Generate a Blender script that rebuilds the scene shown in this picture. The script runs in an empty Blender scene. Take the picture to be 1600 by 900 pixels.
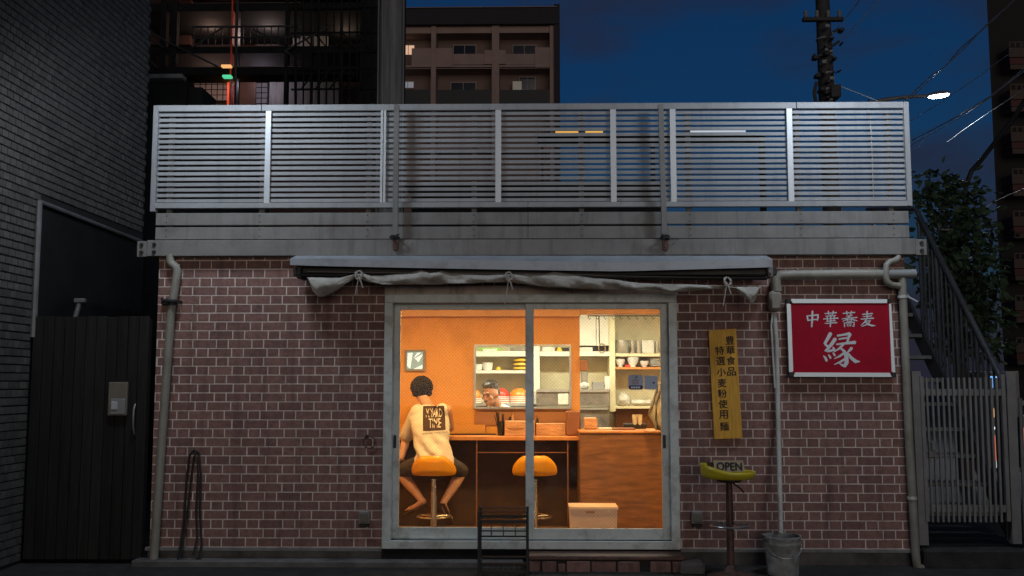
import bpy, bmesh, math, random
from mathutils import Vector, Matrix, noise
from mathutils.bvhtree import BVHTree
random.seed(7)
S = bpy.context.scene
COL = S.collection
R = math.radians
PI = math.pi

# ------------------------------------------------------------------ camera, sky, sun, exposure
CAM = Vector((0, -8.5, 1.5)); YAW, PITCH, FPX = R(1.0), R(5.5), 1556.0
cd = bpy.data.cameras.new('camera'); cam = bpy.data.objects.new('camera', cd); COL.objects.link(cam)
cam.location = CAM; cam.rotation_euler = (PI/2 + PITCH, 0, YAW)
cd.sensor_width = 36; cd.lens = FPX/1600*36; cd.clip_start = 0.05; cd.clip_end = 1000
S.camera = cam
SUN_EL, SUN_AZ = R(2.0), R(190)
wd = bpy.data.worlds.new('World'); S.world = wd; wd.use_nodes = True
nt = wd.node_tree; bg = nt.nodes['Background']
sk = nt.nodes.new('ShaderNodeTexSky'); sk.sky_type = 'NISHITA'; sk.sun_disc = False
sk.sun_elevation = SUN_EL; sk.sun_rotation = SUN_AZ; sk.ozone_density = 5.2; sk.air_density = 1.0; sk.dust_density = 1.0
tc = nt.nodes.new('ShaderNodeTexCoord'); mp = nt.nodes.new('ShaderNodeMapping'); mp.inputs['Scale'].default_value = (2.2, 2.2, 6.5)
nz = nt.nodes.new('ShaderNodeTexNoise'); nz.inputs['Scale'].default_value = 1.7; nz.inputs['Detail'].default_value = 5
cr = nt.nodes.new('ShaderNodeValToRGB'); cr.color_ramp.elements[0].position = .42; cr.color_ramp.elements[1].position = .62
mx = nt.nodes.new('ShaderNodeMixRGB'); mx.inputs['Color2'].default_value = (.24, .25, .46, 1)
ml = nt.nodes.new('ShaderNodeMath'); ml.operation = 'MULTIPLY'; ml.inputs[1].default_value = .9
nt.links.new(tc.outputs['Generated'], mp.inputs[0]); nt.links.new(mp.outputs[0], nz.inputs['Vector'])
nt.links.new(nz.outputs[0], cr.inputs[0]); nt.links.new(cr.outputs[0], ml.inputs[0]); nt.links.new(ml.outputs[0], mx.inputs[0])
nt.links.new(sk.outputs[0], mx.inputs['Color1']); nt.links.new(mx.outputs[0], bg.inputs[0])
bg.inputs[1].default_value = 0.07
sd = bpy.data.lights.new('sun', 'SUN'); sun = bpy.data.objects.new('sun', sd); COL.objects.link(sun)
sd.energy = 0.46; sd.angle = R(35); sd.color = (1, .87, .75)
sun.rotation_euler = (PI/2 - SUN_EL, 0, R(190) - PI)
S.view_settings.view_transform = 'Standard'; S.view_settings.look = 'None'
S.view_settings.exposure = 0; S.view_settings.gamma = 1
S.render.engine = 'CYCLES'; S.cycles.max_bounces = 8; S.cycles.transparent_max_bounces = 16
S.cycles.sample_clamp_indirect = 4; S.cycles.use_denoising = True

FW = Vector((-math.sin(YAW)*math.cos(PITCH), math.cos(YAW)*math.cos(PITCH), math.sin(PITCH)))
RT = Vector((math.cos(YAW), math.sin(YAW), 0)); UP = RT.cross(FW)
def W(px, py, y):
    """point of the photograph measured on the plane at depth y"""
    d = FW*FPX + RT*(px-800) + UP*(450-py)
    return CAM + d*((y-CAM.y)/d.y)

# ------------------------------------------------------------------ materials
def sock(n, k, v):
    if k in n.inputs: n.inputs[k].default_value = v
def pm(name, col, rough=.6, metal=0, var=.2, scale=6, bump=.08, bscale=50, stretch=(1, 1, 1), island=0, dirt=None, dscale=3, damt=.5, dpos=(.5, .72), spec=.5, coat=0, space='pos', streak=0):
    m = bpy.data.materials.new(name); m.use_nodes = True; t = m.node_tree; b = t.nodes['Principled BSDF']
    sock(b, 'Roughness', rough); sock(b, 'Metallic', metal); sock(b, 'Specular IOR Level', spec); sock(b, 'Coat Weight', coat)
    if space == 'pos': co = t.nodes.new('ShaderNodeNewGeometry').outputs['Position']
    else: co = t.nodes.new('ShaderNodeTexCoord').outputs['Object']
    mp = t.nodes.new('ShaderNodeMapping'); mp.inputs['Scale'].default_value = stretch; t.links.new(co, mp.inputs[0]); co = mp.outputs[0]
    n = t.nodes.new('ShaderNodeTexNoise'); n.inputs['Scale'].default_value = scale; n.inputs['Detail'].default_value = 6; n.inputs['Roughness'].default_value = .62
    t.links.new(co, n.inputs['Vector'])
    mr = t.nodes.new('ShaderNodeMapRange'); mr.inputs[1].default_value = .3; mr.inputs[2].default_value = .7
    mr.inputs[3].default_value = 1-var; mr.inputs[4].default_value = 1+var; t.links.new(n.outputs[0], mr.inputs[0])
    fac = mr.outputs[0]
    if island:
        g = t.nodes.new('ShaderNodeNewGeometry'); oi = t.nodes.new('ShaderNodeObjectInfo')
        ad = t.nodes.new('ShaderNodeMath'); ad.operation = 'ADD'; t.links.new(g.outputs['Random Per Island'], ad.inputs[0]); t.links.new(oi.outputs['Random'], ad.inputs[1])
        fr = t.nodes.new('ShaderNodeMath'); fr.operation = 'FRACT'; t.links.new(ad.outputs[0], fr.inputs[0])
        m2 = t.nodes.new('ShaderNodeMapRange'); m2.inputs[3].default_value = 1-island; m2.inputs[4].default_value = 1+island; t.links.new(fr.outputs[0], m2.inputs[0])
        mu = t.nodes.new('ShaderNodeMath'); mu.operation = 'MULTIPLY'; t.links.new(fac, mu.inputs[0]); t.links.new(m2.outputs[0], mu.inputs[1]); fac = mu.outputs[0]
    if streak:   # rain and rust runs: long soft vertical stains
        ms = t.nodes.new('ShaderNodeMapping'); ms.inputs['Scale'].default_value = (7, 7, .55); t.links.new(co, ms.inputs[0])
        ns = t.nodes.new('ShaderNodeTexNoise'); ns.inputs['Scale'].default_value = 1.3; ns.inputs['Detail'].default_value = 5; ns.inputs['Roughness'].default_value = .7; t.links.new(ms.outputs[0], ns.inputs['Vector'])
        rs = t.nodes.new('ShaderNodeMapRange'); rs.inputs[1].default_value = .50; rs.inputs[2].default_value = .72; rs.inputs[3].default_value = 1; rs.inputs[4].default_value = 1-streak; t.links.new(ns.outputs[0], rs.inputs[0])
        mu2 = t.nodes.new('ShaderNodeMath'); mu2.operation = 'MULTIPLY'; t.links.new(fac, mu2.inputs[0]); t.links.new(rs.outputs[0], mu2.inputs[1]); fac = mu2.outputs[0]
    vm = t.nodes.new('ShaderNodeVectorMath'); vm.operation = 'SCALE'; vm.inputs[0].default_value = col; t.links.new(fac, vm.inputs['Scale'])
    out = vm.outputs[0]
    if dirt:
        d = t.nodes.new('ShaderNodeTexNoise'); d.inputs['Scale'].default_value = dscale; d.inputs['Detail'].default_value = 8; d.inputs['Roughness'].default_value = .7
        t.links.new(co, d.inputs['Vector'])
        r2 = t.nodes.new('ShaderNodeMapRange'); r2.inputs[1].default_value = dpos[0]; r2.inputs[2].default_value = dpos[1]; r2.inputs[3].default_value = 0; r2.inputs[4].default_value = damt
        t.links.new(d.outputs[0], r2.inputs[0])
        mx = t.nodes.new('ShaderNodeMixRGB'); mx.inputs['Color2'].default_value = (*dirt, 1); t.links.new(r2.outputs[0], mx.inputs[0]); t.links.new(out, mx.inputs['Color1']); out = mx.outputs[0]
    t.links.new(out, b.inputs['Base Color'])
    if bump:
        n2 = t.nodes.new('ShaderNodeTexNoise'); n2.inputs['Scale'].default_value = bscale; n2.inputs['Detail'].default_value = 4; t.links.new(co, n2.inputs['Vector'])
        bp = t.nodes.new('ShaderNodeBump'); bp.inputs['Strength'].default_value = bump; bp.inputs['Distance'].default_value = .01; t.links.new(n2.outputs[0], bp.inputs['Height']); t.links.new(bp.outputs[0], b.inputs['Normal'])
        r3 = t.nodes.new('ShaderNodeMapRange'); r3.inputs[3].default_value = max(.05, rough-.12); r3.inputs[4].default_value = min(1, rough+.12); t.links.new(n.outputs[0], r3.inputs[0]); t.links.new(r3.outputs[0], b.inputs['Roughness'])
    return m
def em(name, col, strength):
    m = bpy.data.materials.new(name); m.use_nodes = True; b = m.node_tree.nodes['Principled BSDF']
    sock(b, 'Base Color', (*[min(1, c)*.8 for c in col], 1)); sock(b, 'Emission Color', (*col, 1)); sock(b, 'Emission Strength', strength); return m

M = dict(
    brick=pm('brick_tile', (.25, .132, .108), .75, streak=.42, var=.26, scale=22, bump=.35, bscale=120, island=.17, dirt=(.08, .045, .04), dscale=30, damt=.5),
    mortar=pm('mortar', (.76, .65, .58), .9, var=.22, streak=.45),
    conc=pm('concrete', (.14, .135, .125), .9, var=.35, scale=5, bump=.3, dirt=(.03, .03, .028), dscale=3, damt=.7),
    darkconc=pm('dark_concrete', (.04, .038, .035), .95, spec=.2, var=.4, bump=.4),
    asphalt=pm('asphalt', (.045, .045, .046), .85, var=.3, scale=3, bump=.8, bscale=160, dirt=(.02, .02, .02), dscale=1.2),
    beam=pm('painted_steel', (.205, .195, .18), .62, streak=.4, var=.14, scale=4, stretch=(1, 1, 1), bump=.1, dirt=(.10, .08, .065), dscale=5, damt=.55, dpos=(.52, .75)),
    slat=pm('grey_slat', (.285, .287, .29), .5, streak=.25, var=.10, scale=3, bump=.05, island=.10, dirt=(.2, .19, .18), dscale=6, damt=.4),
    post=pm('light_metal', (.52, .54, .55), .42, metal=.25, var=.08, bump=.04),
    alum=pm('door_aluminium', (.60, .65, .62), .5, metal=.15, var=.12, scale=5, bump=.06, dirt=(.16, .145, .12), dscale=7, damt=.6),
    hood=pm('awning_metal', (.34, .37, .40), .45, metal=.2, var=.12, dirt=(.14, .14, .14), dscale=5),
    black=pm('black_metal', (.012, .012, .012), .5, var=.3, bump=.1),
    rubber=pm('black_rubber', (.015, .015, .016), .6, var=.2),
    cloth=pm('weathered_cloth', (.42, .40, .35), .95, var=.15, scale=10, bump=.3, bscale=40, dirt=(.16, .12, .08), dscale=6, damt=.6),
    rope=pm('rope', (.40, .37, .32), .9, var=.3, bump=.4, bscale=200),
    pvc=pm('pvc_pipe', (.28, .265, .22), .5, var=.15, scale=6, bump=.05, dirt=(.14, .13, .07), dscale=5, damt=.6),
    whitepvc=pm('white_pvc', (.55, .56, .52), .5, var=.12, dirt=(.25, .24, .18), dscale=7),
    wood=pm('board_wood', (.72, .38, .06), .65, spec=.2, var=.22, scale=5, stretch=(9, 9, 1), bump=.12, bscale=30),
    ink=pm('ink', (.012, .010, .009), .7, var=.1, bump=0),
    red=pm('sign_red', (.42, .006, .026), .6, spec=.15, var=.12, scale=3, bump=.03, bscale=20, dirt=(.22, .008, .02), dscale=5, damt=.4),
    white=pm('sign_white', (.72, .74, .76), .5, var=.05, bump=0),
    signframe=pm('sign_frame', (.62, .70, .74), .35, metal=.3, var=.08, bump=.03),
    darkwood=pm('dark_gate_wood', (.020, .018, .016), .85, spec=.25, var=.4, scale=4, stretch=(8, 8, .6), bump=.3, island=.22),
    tile=pm('grey_tile', (.088, .082, .073), .5, var=.22, scale=20, bump=.15, island=.22),
    grout=pm('dark_grout', (.014, .014, .014), .9, var=.2),
    dark=pm('dark_cladding', (.016, .016, .016), .9, spec=.15, var=.35, scale=3, bump=.2),
    yellow=pm('yellow_plastic', (.56, .45, .02), .42, var=.12, bump=.04, dirt=(.28, .22, .03), dscale=9, damt=.6),
    orangep=pm('orange_plastic', (.85, .36, .012), .35, var=.06, bump=.02),
    chrome=pm('chrome', (.55, .53, .50), .28, metal=.9, var=.1, bump=.03),
    rust=pm('rusty_steel', (.12, .07, .055), .55, metal=.4, var=.5, scale=12, bump=.3, dirt=(.16, .06, .025), dscale=12, damt=.7),
    orange=pm('orange_wall', (.68, .345, .085), .8, var=.07, scale=3, bump=.12, bscale=70),
    lintel=pm('pale_lintel', (.72, .45, .22), .7, var=.06, bump=.05),
    counter=pm('counter_wood', (.62, .26, .07), .4, var=.15, scale=4, stretch=(1, 8, 8), bump=.05),
    panel=pm('panel_wood', (.24, .105, .045), .6, var=.38, scale=4, stretch=(1, 3, 7), bump=.25, bscale=40),
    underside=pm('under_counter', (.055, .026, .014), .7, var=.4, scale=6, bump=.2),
    floorwood=pm('shop_floor', (.17, .09, .05), .5, var=.25, scale=5, bump=.1),
    kwall=pm('kitchen_wall', (.60, .54, .36), .7, var=.10, scale=8, bump=.1),
    shelf=pm('shelf_white', (.78, .76, .66), .5, var=.05, bump=.03),
    cream=pm('cream_wood', (.74, .66, .42), .55, var=.07, bump=.04),
    steel=pm('stainless', (.50, .50, .47), .32, metal=.75, var=.15, scale=9, bump=.04),
    dsteel=pm('dull_steel', (.20, .19, .17), .42, metal=.55, var=.4, scale=8, bump=.1, dirt=(.34, .31, .25), dscale=9, damt=.6),
    ceramic=pm('ceramic', (.80, .79, .74), .3, var=.04, bump=0),
    redbowl=pm('red_lacquer', (.70, .045, .02), .3, var=.06, bump=0),
    orbowl=pm('orange_lacquer', (.85, .22, .02), .3, var=.06, bump=0),
    yelbowl=pm('yellow_dish', (.82, .52, .03), .35, var=.06, bump=0),
    green=pm('green_pack', (.30, .62, .08), .4, var=.1, bump=0),
    bag=pm('plastic_bag', (.68, .66, .58), .35, var=.15, scale=20, bump=.5, bscale=40),
    box=pm('tan_box', (.60, .34, .19), .65, var=.28, scale=6, stretch=(2, 2, 12), bump=.08),
    boxdark=pm('box_print', (.36, .17, .08), .65, var=.1, bump=0),
    brownbox=pm('brown_holder', (.26, .11, .05), .4, var=.2, bump=.05),
    plastic=pm('white_bin', (.80, .64, .55), .45, var=.04, bump=.02),
    skin=pm('skin', (.60, .33, .22), .55, var=.10, scale=12, bump=.06, bscale=120),
    hair=pm('black_hair', (.010, .008, .007), .6, spec=.25, var=.4, scale=30, bump=.5, bscale=50, stretch=(3, 3, .8)),
    greyhair=pm('grey_hair', (.10, .092, .085), .6, var=.55, scale=45, bump=.6, bscale=120),
    shirt=pm('white_shirt', (.74, .69, .62), .9, var=.05, bump=.2, bscale=25),
    shorts=pm('dark_shorts', (.065, .055, .05), .9, var=.2, bump=.25),
    print=pm('shirt_print', (.055, .030, .026), .85, var=.1, bump=0),
    sole=pm('sandal', (.10, .07, .05), .7, var=.2),
    denim=pm('work_trousers', (.03, .035, .05), .9, var=.2),
    navy=pm('sticker_navy', (.010, .012, .09), .4, var=.05, bump=0),
    pale=pm('sticker_pale', (.46, .51, .60), .5, var=.06, bump=0),
    crimson=pm('sticker_red', (.40, .03, .08), .5, var=.05, bump=0),
    bark=pm('bark', (.05, .04, .03), .9, var=.3, bump=.5),
    leaf=pm('leaf', (.045, .072, .036), .8, spec=.15, var=.3, scale=9, bump=0, island=.4),
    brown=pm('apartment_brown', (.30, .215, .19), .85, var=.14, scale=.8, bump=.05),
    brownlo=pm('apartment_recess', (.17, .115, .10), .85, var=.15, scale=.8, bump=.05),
    roofdark=pm('apartment_parapet', (.018, .017, .018), .8, var=.2, scale=.6),
    glassdark=pm('dark_window', (.008, .009, .012), .12, var=.1, bump=0),
    winframe=pm('window_frame', (.28, .23, .22), .5, var=.1, bump=0),
    greenpanel=pm('dark_green_panel', (.014, .018, .018), .6, var=.2),
    polec=pm('pole_concrete', (.17, .17, .165), .85, var=.35, scale=3, stretch=(5, 5, .4), bump=.3, bscale=20),
    steelpole=pm('utility_pole', (.05, .045, .042), .8, var=.3, bump=.3),
    redsteel=pm('orange_column', (.65, .07, .015), .6, var=.15),
    rust2=pm('brown_panel', (.05, .022, .015), .8, var=.5, scale=.9, bump=.1),
    tower=pm('tower_dark', (.014, .012, .011), .85, var=.25, scale=.4),
    balc=pm('balcony_beige', (.075, .052, .040), .8, var=.15, scale=.6),
    balcred=pm('balcony_red', (.085, .028, .024), .8, var=.15, scale=.6),
    gatem=pm('gate_metal', (.17, .168, .163), .5, metal=.2, var=.25, bump=.08),
    stairm=pm('stair_steel', (.042, .042, .043), .6, metal=.2, var=.3, bump=.1),
    wtile=pm('white_tile_wall', (.50, .47, .48), .5, var=.08, scale=2, bump=.05),
    wire=pm('cable', (.45, .45, .46), .5, var=.2, bump=0),
    bucket=pm('bucket_plastic', (.33, .34, .32), .6, var=.22, scale=9, bump=.15, dirt=(.10, .10, .09), dscale=14, damt=.75, dpos=(.42, .68)),
    intercom=pm('letterbox_beige', (.17, .145, .11), .6, var=.12, dirt=(.12, .1, .08), dscale=9),
    greyplastic=pm('grey_plastic', (.24, .24, .23), .55, var=.12),
    blockglass=pm('glass_block', (.45, .58, .62), .25, var=.35, scale=14, bump=.5, bscale=14),
    tan=pm('open_board', (.36, .27, .17), .7, var=.2, scale=8, stretch=(1, 6, 6), bump=.1),
    e_sodium=em('lamp_orange', (1, .50, .15), 9),
    e_kitchen=em('lamp_white', (1, .97, .80), 2.6),
    e_street=em('lamp_cool', (.85, .9, 1), 40),
    e_green=em('exit_green', (.12, .9, .45), .7),
    e_warm=em('corridor_lamp', (1, .5, .18), .9),
    e_block=em('glass_block_glow', (.30, .52, .58), .34), e_shard=em('glass_block_bright_glow', (.78, .92, .98), .75),  # emission stands in for light passing through the glass block
    e_orstrip=em('strip_orange', (1, .55, .12), .7), e_whstrip=em('strip_white', (.75, .85, 1), .55),
    e_blue=em('vending_blue', (.15, .45, 1), 1.6),
    e_white=em('vending_white', (.8, .95, 1), 1.1),
    e_red=em('vending_red', (1, .25, .15), .5),
    e_win=em('lit_window', (1, .62, .42), .55),
    e_win2=em('lit_blind', (.62, .68, .8), .16),
)
def glass_mat():
    m = bpy.data.materials.new('wired_glass'); m.use_nodes = True; t = m.node_tree; t.nodes.clear()
    o = t.nodes.new('ShaderNodeOutputMaterial'); tr = t.nodes.new('ShaderNodeBsdfTransparent'); gl = t.nodes.new('ShaderNodeBsdfGlossy'); gl.inputs['Roughness'].default_value = .02
    fr = t.nodes.new('ShaderNodeFresnel'); fr.inputs[0].default_value = 1.22
    tr.inputs[0].default_value = (.97, .98, .97, 1)
    mx = t.nodes.new('ShaderNodeMixShader'); t.links.new(fr.outputs[0], mx.inputs[0]); t.links.new(tr.outputs[0], mx.inputs[1]); t.links.new(gl.outputs[0], mx.inputs[2])
    # the fine diagonal wire mesh cast into the pane
    g = t.nodes.new('ShaderNodeNewGeometry'); sp = t.nodes.new('ShaderNodeSeparateXYZ'); t.links.new(g.outputs['Position'], sp.inputs[0])
    def wire(sgn):
        a = t.nodes.new('ShaderNodeMath'); a.operation = 'MULTIPLY'; a.inputs[1].default_value = sgn; t.links.new(sp.outputs['X'], a.inputs[0])
        b = t.nodes.new('ShaderNodeMath'); b.operation = 'ADD'; t.links.new(a.outputs[0], b.inputs[0]); t.links.new(sp.outputs['Z'], b.inputs[1])
        c = t.nodes.new('ShaderNodeMath'); c.operation = 'MULTIPLY'; c.inputs[1].default_value = 1/.030; t.links.new(b.outputs[0], c.inputs[0])
        d = t.nodes.new('ShaderNodeMath'); d.operation = 'FRACT'; t.links.new(c.outputs[0], d.inputs[0])
        e = t.nodes.new('ShaderNodeMath'); e.operation = 'LESS_THAN'; e.inputs[1].default_value = .11; t.links.new(d.outputs[0], e.inputs[0]); return e
    w1, w2 = wire(1), wire(-1)
    mxm = t.nodes.new('ShaderNodeMath'); mxm.operation = 'MAXIMUM'; t.links.new(w1.outputs[0], mxm.inputs[0]); t.links.new(w2.outputs[0], mxm.inputs[1])
    sc = t.nodes.new('ShaderNodeMath'); sc.operation = 'MULTIPLY'; sc.inputs[1].default_value = .11; t.links.new(mxm.outputs[0], sc.inputs[0])
    sn = t.nodes.new('ShaderNodeTexNoise'); sn.inputs['Scale'].default_value = 3.5; sn.inputs['Detail'].default_value = 8; t.links.new(g.outputs['Position'], sn.inputs['Vector'])
    sr = t.nodes.new('ShaderNodeMapRange'); sr.inputs[1].default_value = .5; sr.inputs[2].default_value = .75; sr.inputs[4].default_value = .09; t.links.new(sn.outputs[0], sr.inputs[0])
    sa = t.nodes.new('ShaderNodeMath'); sa.operation = 'ADD'; t.links.new(sc.outputs[0], sa.inputs[0]); t.links.new(sr.outputs[0], sa.inputs[1]); sc = sa
    df = t.nodes.new('ShaderNodeBsdfDiffuse'); df.inputs[0].default_value = (.28, .27, .24, 1)
    m2 = t.nodes.new('ShaderNodeMixShader'); t.links.new(sc.outputs[0], m2.inputs[0]); t.links.new(mx.outputs[0], m2.inputs[1]); t.links.new(df.outputs[0], m2.inputs[2])
    t.links.new(m2.outputs[0], o.inputs[0]); return m
M['glass'] = glass_mat()

# ------------------------------------------------------------------ object helpers
def thing(name, label, cat, loc=(0, 0, 0), group=None):
    o = bpy.data.objects.new(name, None); COL.objects.link(o); o.location = loc; o.empty_display_size = .1
    o['label'] = label; o['category'] = cat
    if group: o['group'] = group
    return o
def tag(o, label, cat, group=None):
    o['label'] = label; o['category'] = cat
    if group: o['group'] = group
    return o
def struct(o): o['kind'] = 'structure'; return o
def absloc(o):
    return Vector(o.location) if not o.parent else absloc(o.parent)+o.matrix_parent_inverse.translation+Vector(o.location)
def link(name, me, mat, parent=None):
    o = bpy.data.objects.new(name, me); COL.objects.link(o)
    if mat is not None and not me.materials: me.materials.append(M[mat] if isinstance(mat, str) else mat)
    if parent:
        o.parent = parent; o.matrix_parent_inverse = Matrix.Translation(-absloc(parent))
    return o
def copy_tree(o, parent=None):
    c = o.copy(); COL.objects.link(c)
    if parent: c.parent = parent; c.matrix_parent_inverse = o.matrix_parent_inverse.copy()
    for ch in list(o.children): copy_tree(ch, c)
    return c
class MB:
    def __init__(s): s.b = bmesh.new()
    def box(s, x0, x1, y0, y1, z0, z1, bev=0):
        r = bmesh.ops.create_cube(s.b, size=1)
        vs = r['verts']
        for v in vs: v.co = Vector(((x0+x1)/2+v.co.x*(x1-x0), (y0+y1)/2+v.co.y*(y1-y0), (z0+z1)/2+v.co.z*(z1-z0)))
        if bev:
            es = list({e for v in vs for e in v.link_edges}); bmesh.ops.bevel(s.b, geom=es, offset=bev, segments=1, affect='EDGES')
        return s
    def hexa(s, pts):   # 8 points: front quad (4), back quad (4)
        v = [s.b.verts.new(p) for p in pts]
        for f in ((0, 1, 2, 3), (7, 6, 5, 4), (0, 4, 5, 1), (1, 5, 6, 2), (2, 6, 7, 3), (3, 7, 4, 0)): s.b.faces.new([v[i] for i in f])
        return s
    def slab(s, q, th):  # four front points, thickness backwards along +y
        q = [Vector(p) for p in q]; return s.hexa([*q, *[p+Vector((0, th, 0)) for p in q]])
    def tube(s, pts, r, seg=8, cap=True):
        pts = [Vector(p) for p in pts]; n = len(pts); rs = r if isinstance(r, (list, tuple)) else [r]*n
        t0 = (pts[1]-pts[0]).normalized(); a = Vector((0, 0, 1)) if abs(t0.z) < .9 else Vector((1, 0, 0))
        u = t0.cross(a).normalized(); rings = []
        for i, p in enumerate(pts):
            if i == 0: t = t0
            elif i == n-1: t = (pts[i]-pts[i-1]).normalized()
            else:
                t = (pts[i+1]-pts[i]).normalized()+(pts[i]-pts[i-1]).normalized()
                t = t.normalized() if t.length > 1e-6 else (pts[i+1]-pts[i]).normalized()
            u = (u-t*u.dot(t)); u = u.normalized() if u.length > 1e-6 else t.orthogonal().normalized()
            w = t.cross(u)
            rings.append([s.b.verts.new(p+(u*math.cos(k*2*PI/seg)+w*math.sin(k*2*PI/seg))*rs[i]) for k in range(seg)])
        for i in range(n-1):
            for k in range(seg): s.b.faces.new([rings[i][k], rings[i][(k+1) % seg], rings[i+1][(k+1) % seg], rings[i+1][k]])
        if cap: s.b.faces.new(list(reversed(rings[0]))); s.b.faces.new(rings[-1])
        return s
    def lathe(s, prof, c, seg=24, axis='z'):
        c = Vector(c); rings = []
        for r, h in prof:
            ring = []
            for k in range(seg):
                a = 2*PI*k/seg; p = Vector((r*math.cos(a), r*math.sin(a), h))
                if axis == 'y': p = Vector((p.x, h, p.y))
                if axis == 'x': p = Vector((h, p.x, p.y))
                ring.append(s.b.verts.new(c+p))
            rings.append(ring)
        for i in range(len(rings)-1):
            for k in range(seg):
                s.b.faces.new([rings[i][k], rings[i][(k+1) % seg], rings[i+1][(k+1) % seg], rings[i+1][k]])
        if prof[0][0] > 1e-4: s.b.faces.new(list(reversed(rings[0])))
        if prof[-1][0] > 1e-4: s.b.faces.new(rings[-1])
        return s
    def ball(s, c, rx, ry=None, rz=None, sub=2, rot=None):
        ry = ry or rx; rz = rz or rx
        r = bmesh.ops.create_icosphere(s.b, subdivisions=sub, radius=1)
        for v in r['verts']:
            p = Vector((v.co.x*rx, v.co.y*ry, v.co.z*rz))
            if rot is not None: p = rot @ p
            v.co = p+Vector(c)
        return s
    def face(s, pts): s.b.faces.new([s.b.verts.new(p) for p in pts]); return s
    def mesh(s, name, smooth=False, recalc=True):
        if recalc: bmesh.ops.recalc_face_normals(s.b, faces=s.b.faces)
        me = bpy.data.meshes.new(name); s.b.to_mesh(me); s.b.free()
        if smooth:
            for p in me.polygons: p.use_smooth = True
            if smooth != 'all':
                try: me.set_sharp_from_angle(angle=R(40))
                except Exception: pass
        return me
    def build(s, name, mat, parent=None, smooth=False, recalc=True): return link(name, s.mesh(name, smooth, recalc), mat, parent)
def bx(name, mat, parent, x0, x1, y0, y1, z0, z1, bev=0): return MB().box(x0, x1, y0, y1, z0, z1, bev).build(name, mat, parent)
def px_box(name, mat, parent, a, b, c, d, y0, y1, bev=.002):
    """box whose front face covers photo columns a..c and rows b..d at depth y0"""
    p, q = W(a, d, y0), W(c, b, y0); return bx(name, mat, parent, p.x, q.x, y0, y1, p.z, q.z, bev)
def at(px, py, y): return tuple(W(px, py, y))

_txt = {}
def glyphs(s, bold=0.0):
    """outline of a string as 2-D mesh data from the built-in font, height about 1"""
    if (s, bold) in _txt: return _txt[(s, bold)]
    c = bpy.data.curves.new('lettering', 'FONT'); c.body = s; c.align_x = 'CENTER'; c.offset = bold; c.resolution_u = 3
    o = bpy.data.objects.new('lettering', c); COL.objects.link(o)
    dg = bpy.context.evaluated_depsgraph_get(); me = bpy.data.meshes.new_from_object(o.evaluated_get(dg))
    bpy.data.objects.remove(o); bpy.data.curves.remove(c)
    vs = [v.co.copy() for v in me.vertices]; fs = [list(p.vertices) for p in me.polygons]; bpy.data.meshes.remove(me)
    x0, x1 = min(v.x for v in vs), max(v.x for v in vs); y0, y1 = min(v.y for v in vs), max(v.y for v in vs)
    vs = [((v.x-(x0+x1)/2)/(x1-x0), (v.y-(y0+y1)/2)/(y1-y0)) for v in vs]
    _txt[(s, bold)] = (vs, fs); return vs, fs
def put_text(b, s, c, w, h, bold=0.0, rot=0, shear=0, fn=None):
    vs, fs = glyphs(s, 0); c = Vector(c)
    out = []; bold = bold and .006
    for x, y in vs:
        X, Z = x*w+shear*y*h, y*h; X, Z = X*math.cos(rot)-Z*math.sin(rot), X*math.sin(rot)+Z*math.cos(rot)
        out.append(b.verts.new(fn(c.x+X, c.z+Z) if fn else (c.x+X, c.y, c.z+Z)))
    for f in fs:
        try: b.faces.new([out[i] for i in f])
        except ValueError: pass
def stroke(b, pts, y):
    """one brush stroke: list of (x, z, width), a ribbon with rounded ends; y grows a hair per stroke so none overlap"""
    P = [Vector((p[0], p[1])) for p in pts]; n = len(P); L = []; Rr = []
    for i in range(n):
        t = (P[min(i+1, n-1)]-P[max(i-1, 0)]).normalized(); nn = Vector((-t.y, t.x)); w = pts[i][2]/2
        L.append(P[i]+nn*w); Rr.append(P[i]-nn*w)
    t0 = (P[1]-P[0]).normalized()*pts[0][2]*.35; t1 = (P[-1]-P[-2]).normalized()*pts[-1][2]*.35
    loop = [P[0]-t0]+L+[P[-1]+t1]
    vl = [b.verts.new((q.x, y, q.y)) for q in L]; vr = [b.verts.new((q.x, y, q.y)) for q in Rr]
    a = b.verts.new((P[0]-t0).to_3d().xzy + Vector((0, y, 0))) if False else b.verts.new(((P[0]-t0).x, y, (P[0]-t0).y)); e = b.verts.new(((P[-1]+t1).x, y, (P[-1]+t1).y))
    for i in range(n-1): b.faces.new([vl[i], vl[i+1], vr[i+1], vr[i]])
    b.faces.new([a, vl[0], vr[0]]); b.faces.new([vl[-1], e, vr[-1]])

# ================================================================== SETTING
XL, XR = -3.2, 3.2
struct(MB().face([(-150, -60, -.02), (150, -60, -.02), (150, 250, -.02), (-150, 250, -.02)]).build('ground', 'asphalt'))
struct(bx('kerb', 'conc', None, -3.3, -.05, -.14, .02, -.02, .045, .01))
struct(bx('pavement', 'darkconc', None, -4.29, 5.5, -.55, .02, -.02, -.004, 0))

# ================================================================== SHOP BUILDING
shop = thing('shop_building', 'single-storey noodle shop with brick tile front, glowing sliding doors and railed flat roof', 'shop', (0, 0, 0))
DX0, DX1, DZ0, DZ1 = -1.236, 1.252, .130, 2.264
BZ0, BZ1 = .140, 2.59
f = MB(); f.box(XL, DX0, 0, .12, .12, 2.66); f.box(DX1, XR, 0, .12, .12, 2.66); f.box(DX0, DX1, 0, .12, DZ1, 2.66)
f.box(XR-.12, XR, .12, 5.9, .0, 2.66); f.box(XL, XL+.12, .12, 5.9, .0, 2.66); f.box(XL, XR, 5.9, 6.0, .0, 2.66)
f.build('front_wall', 'mortar', shop)
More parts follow.
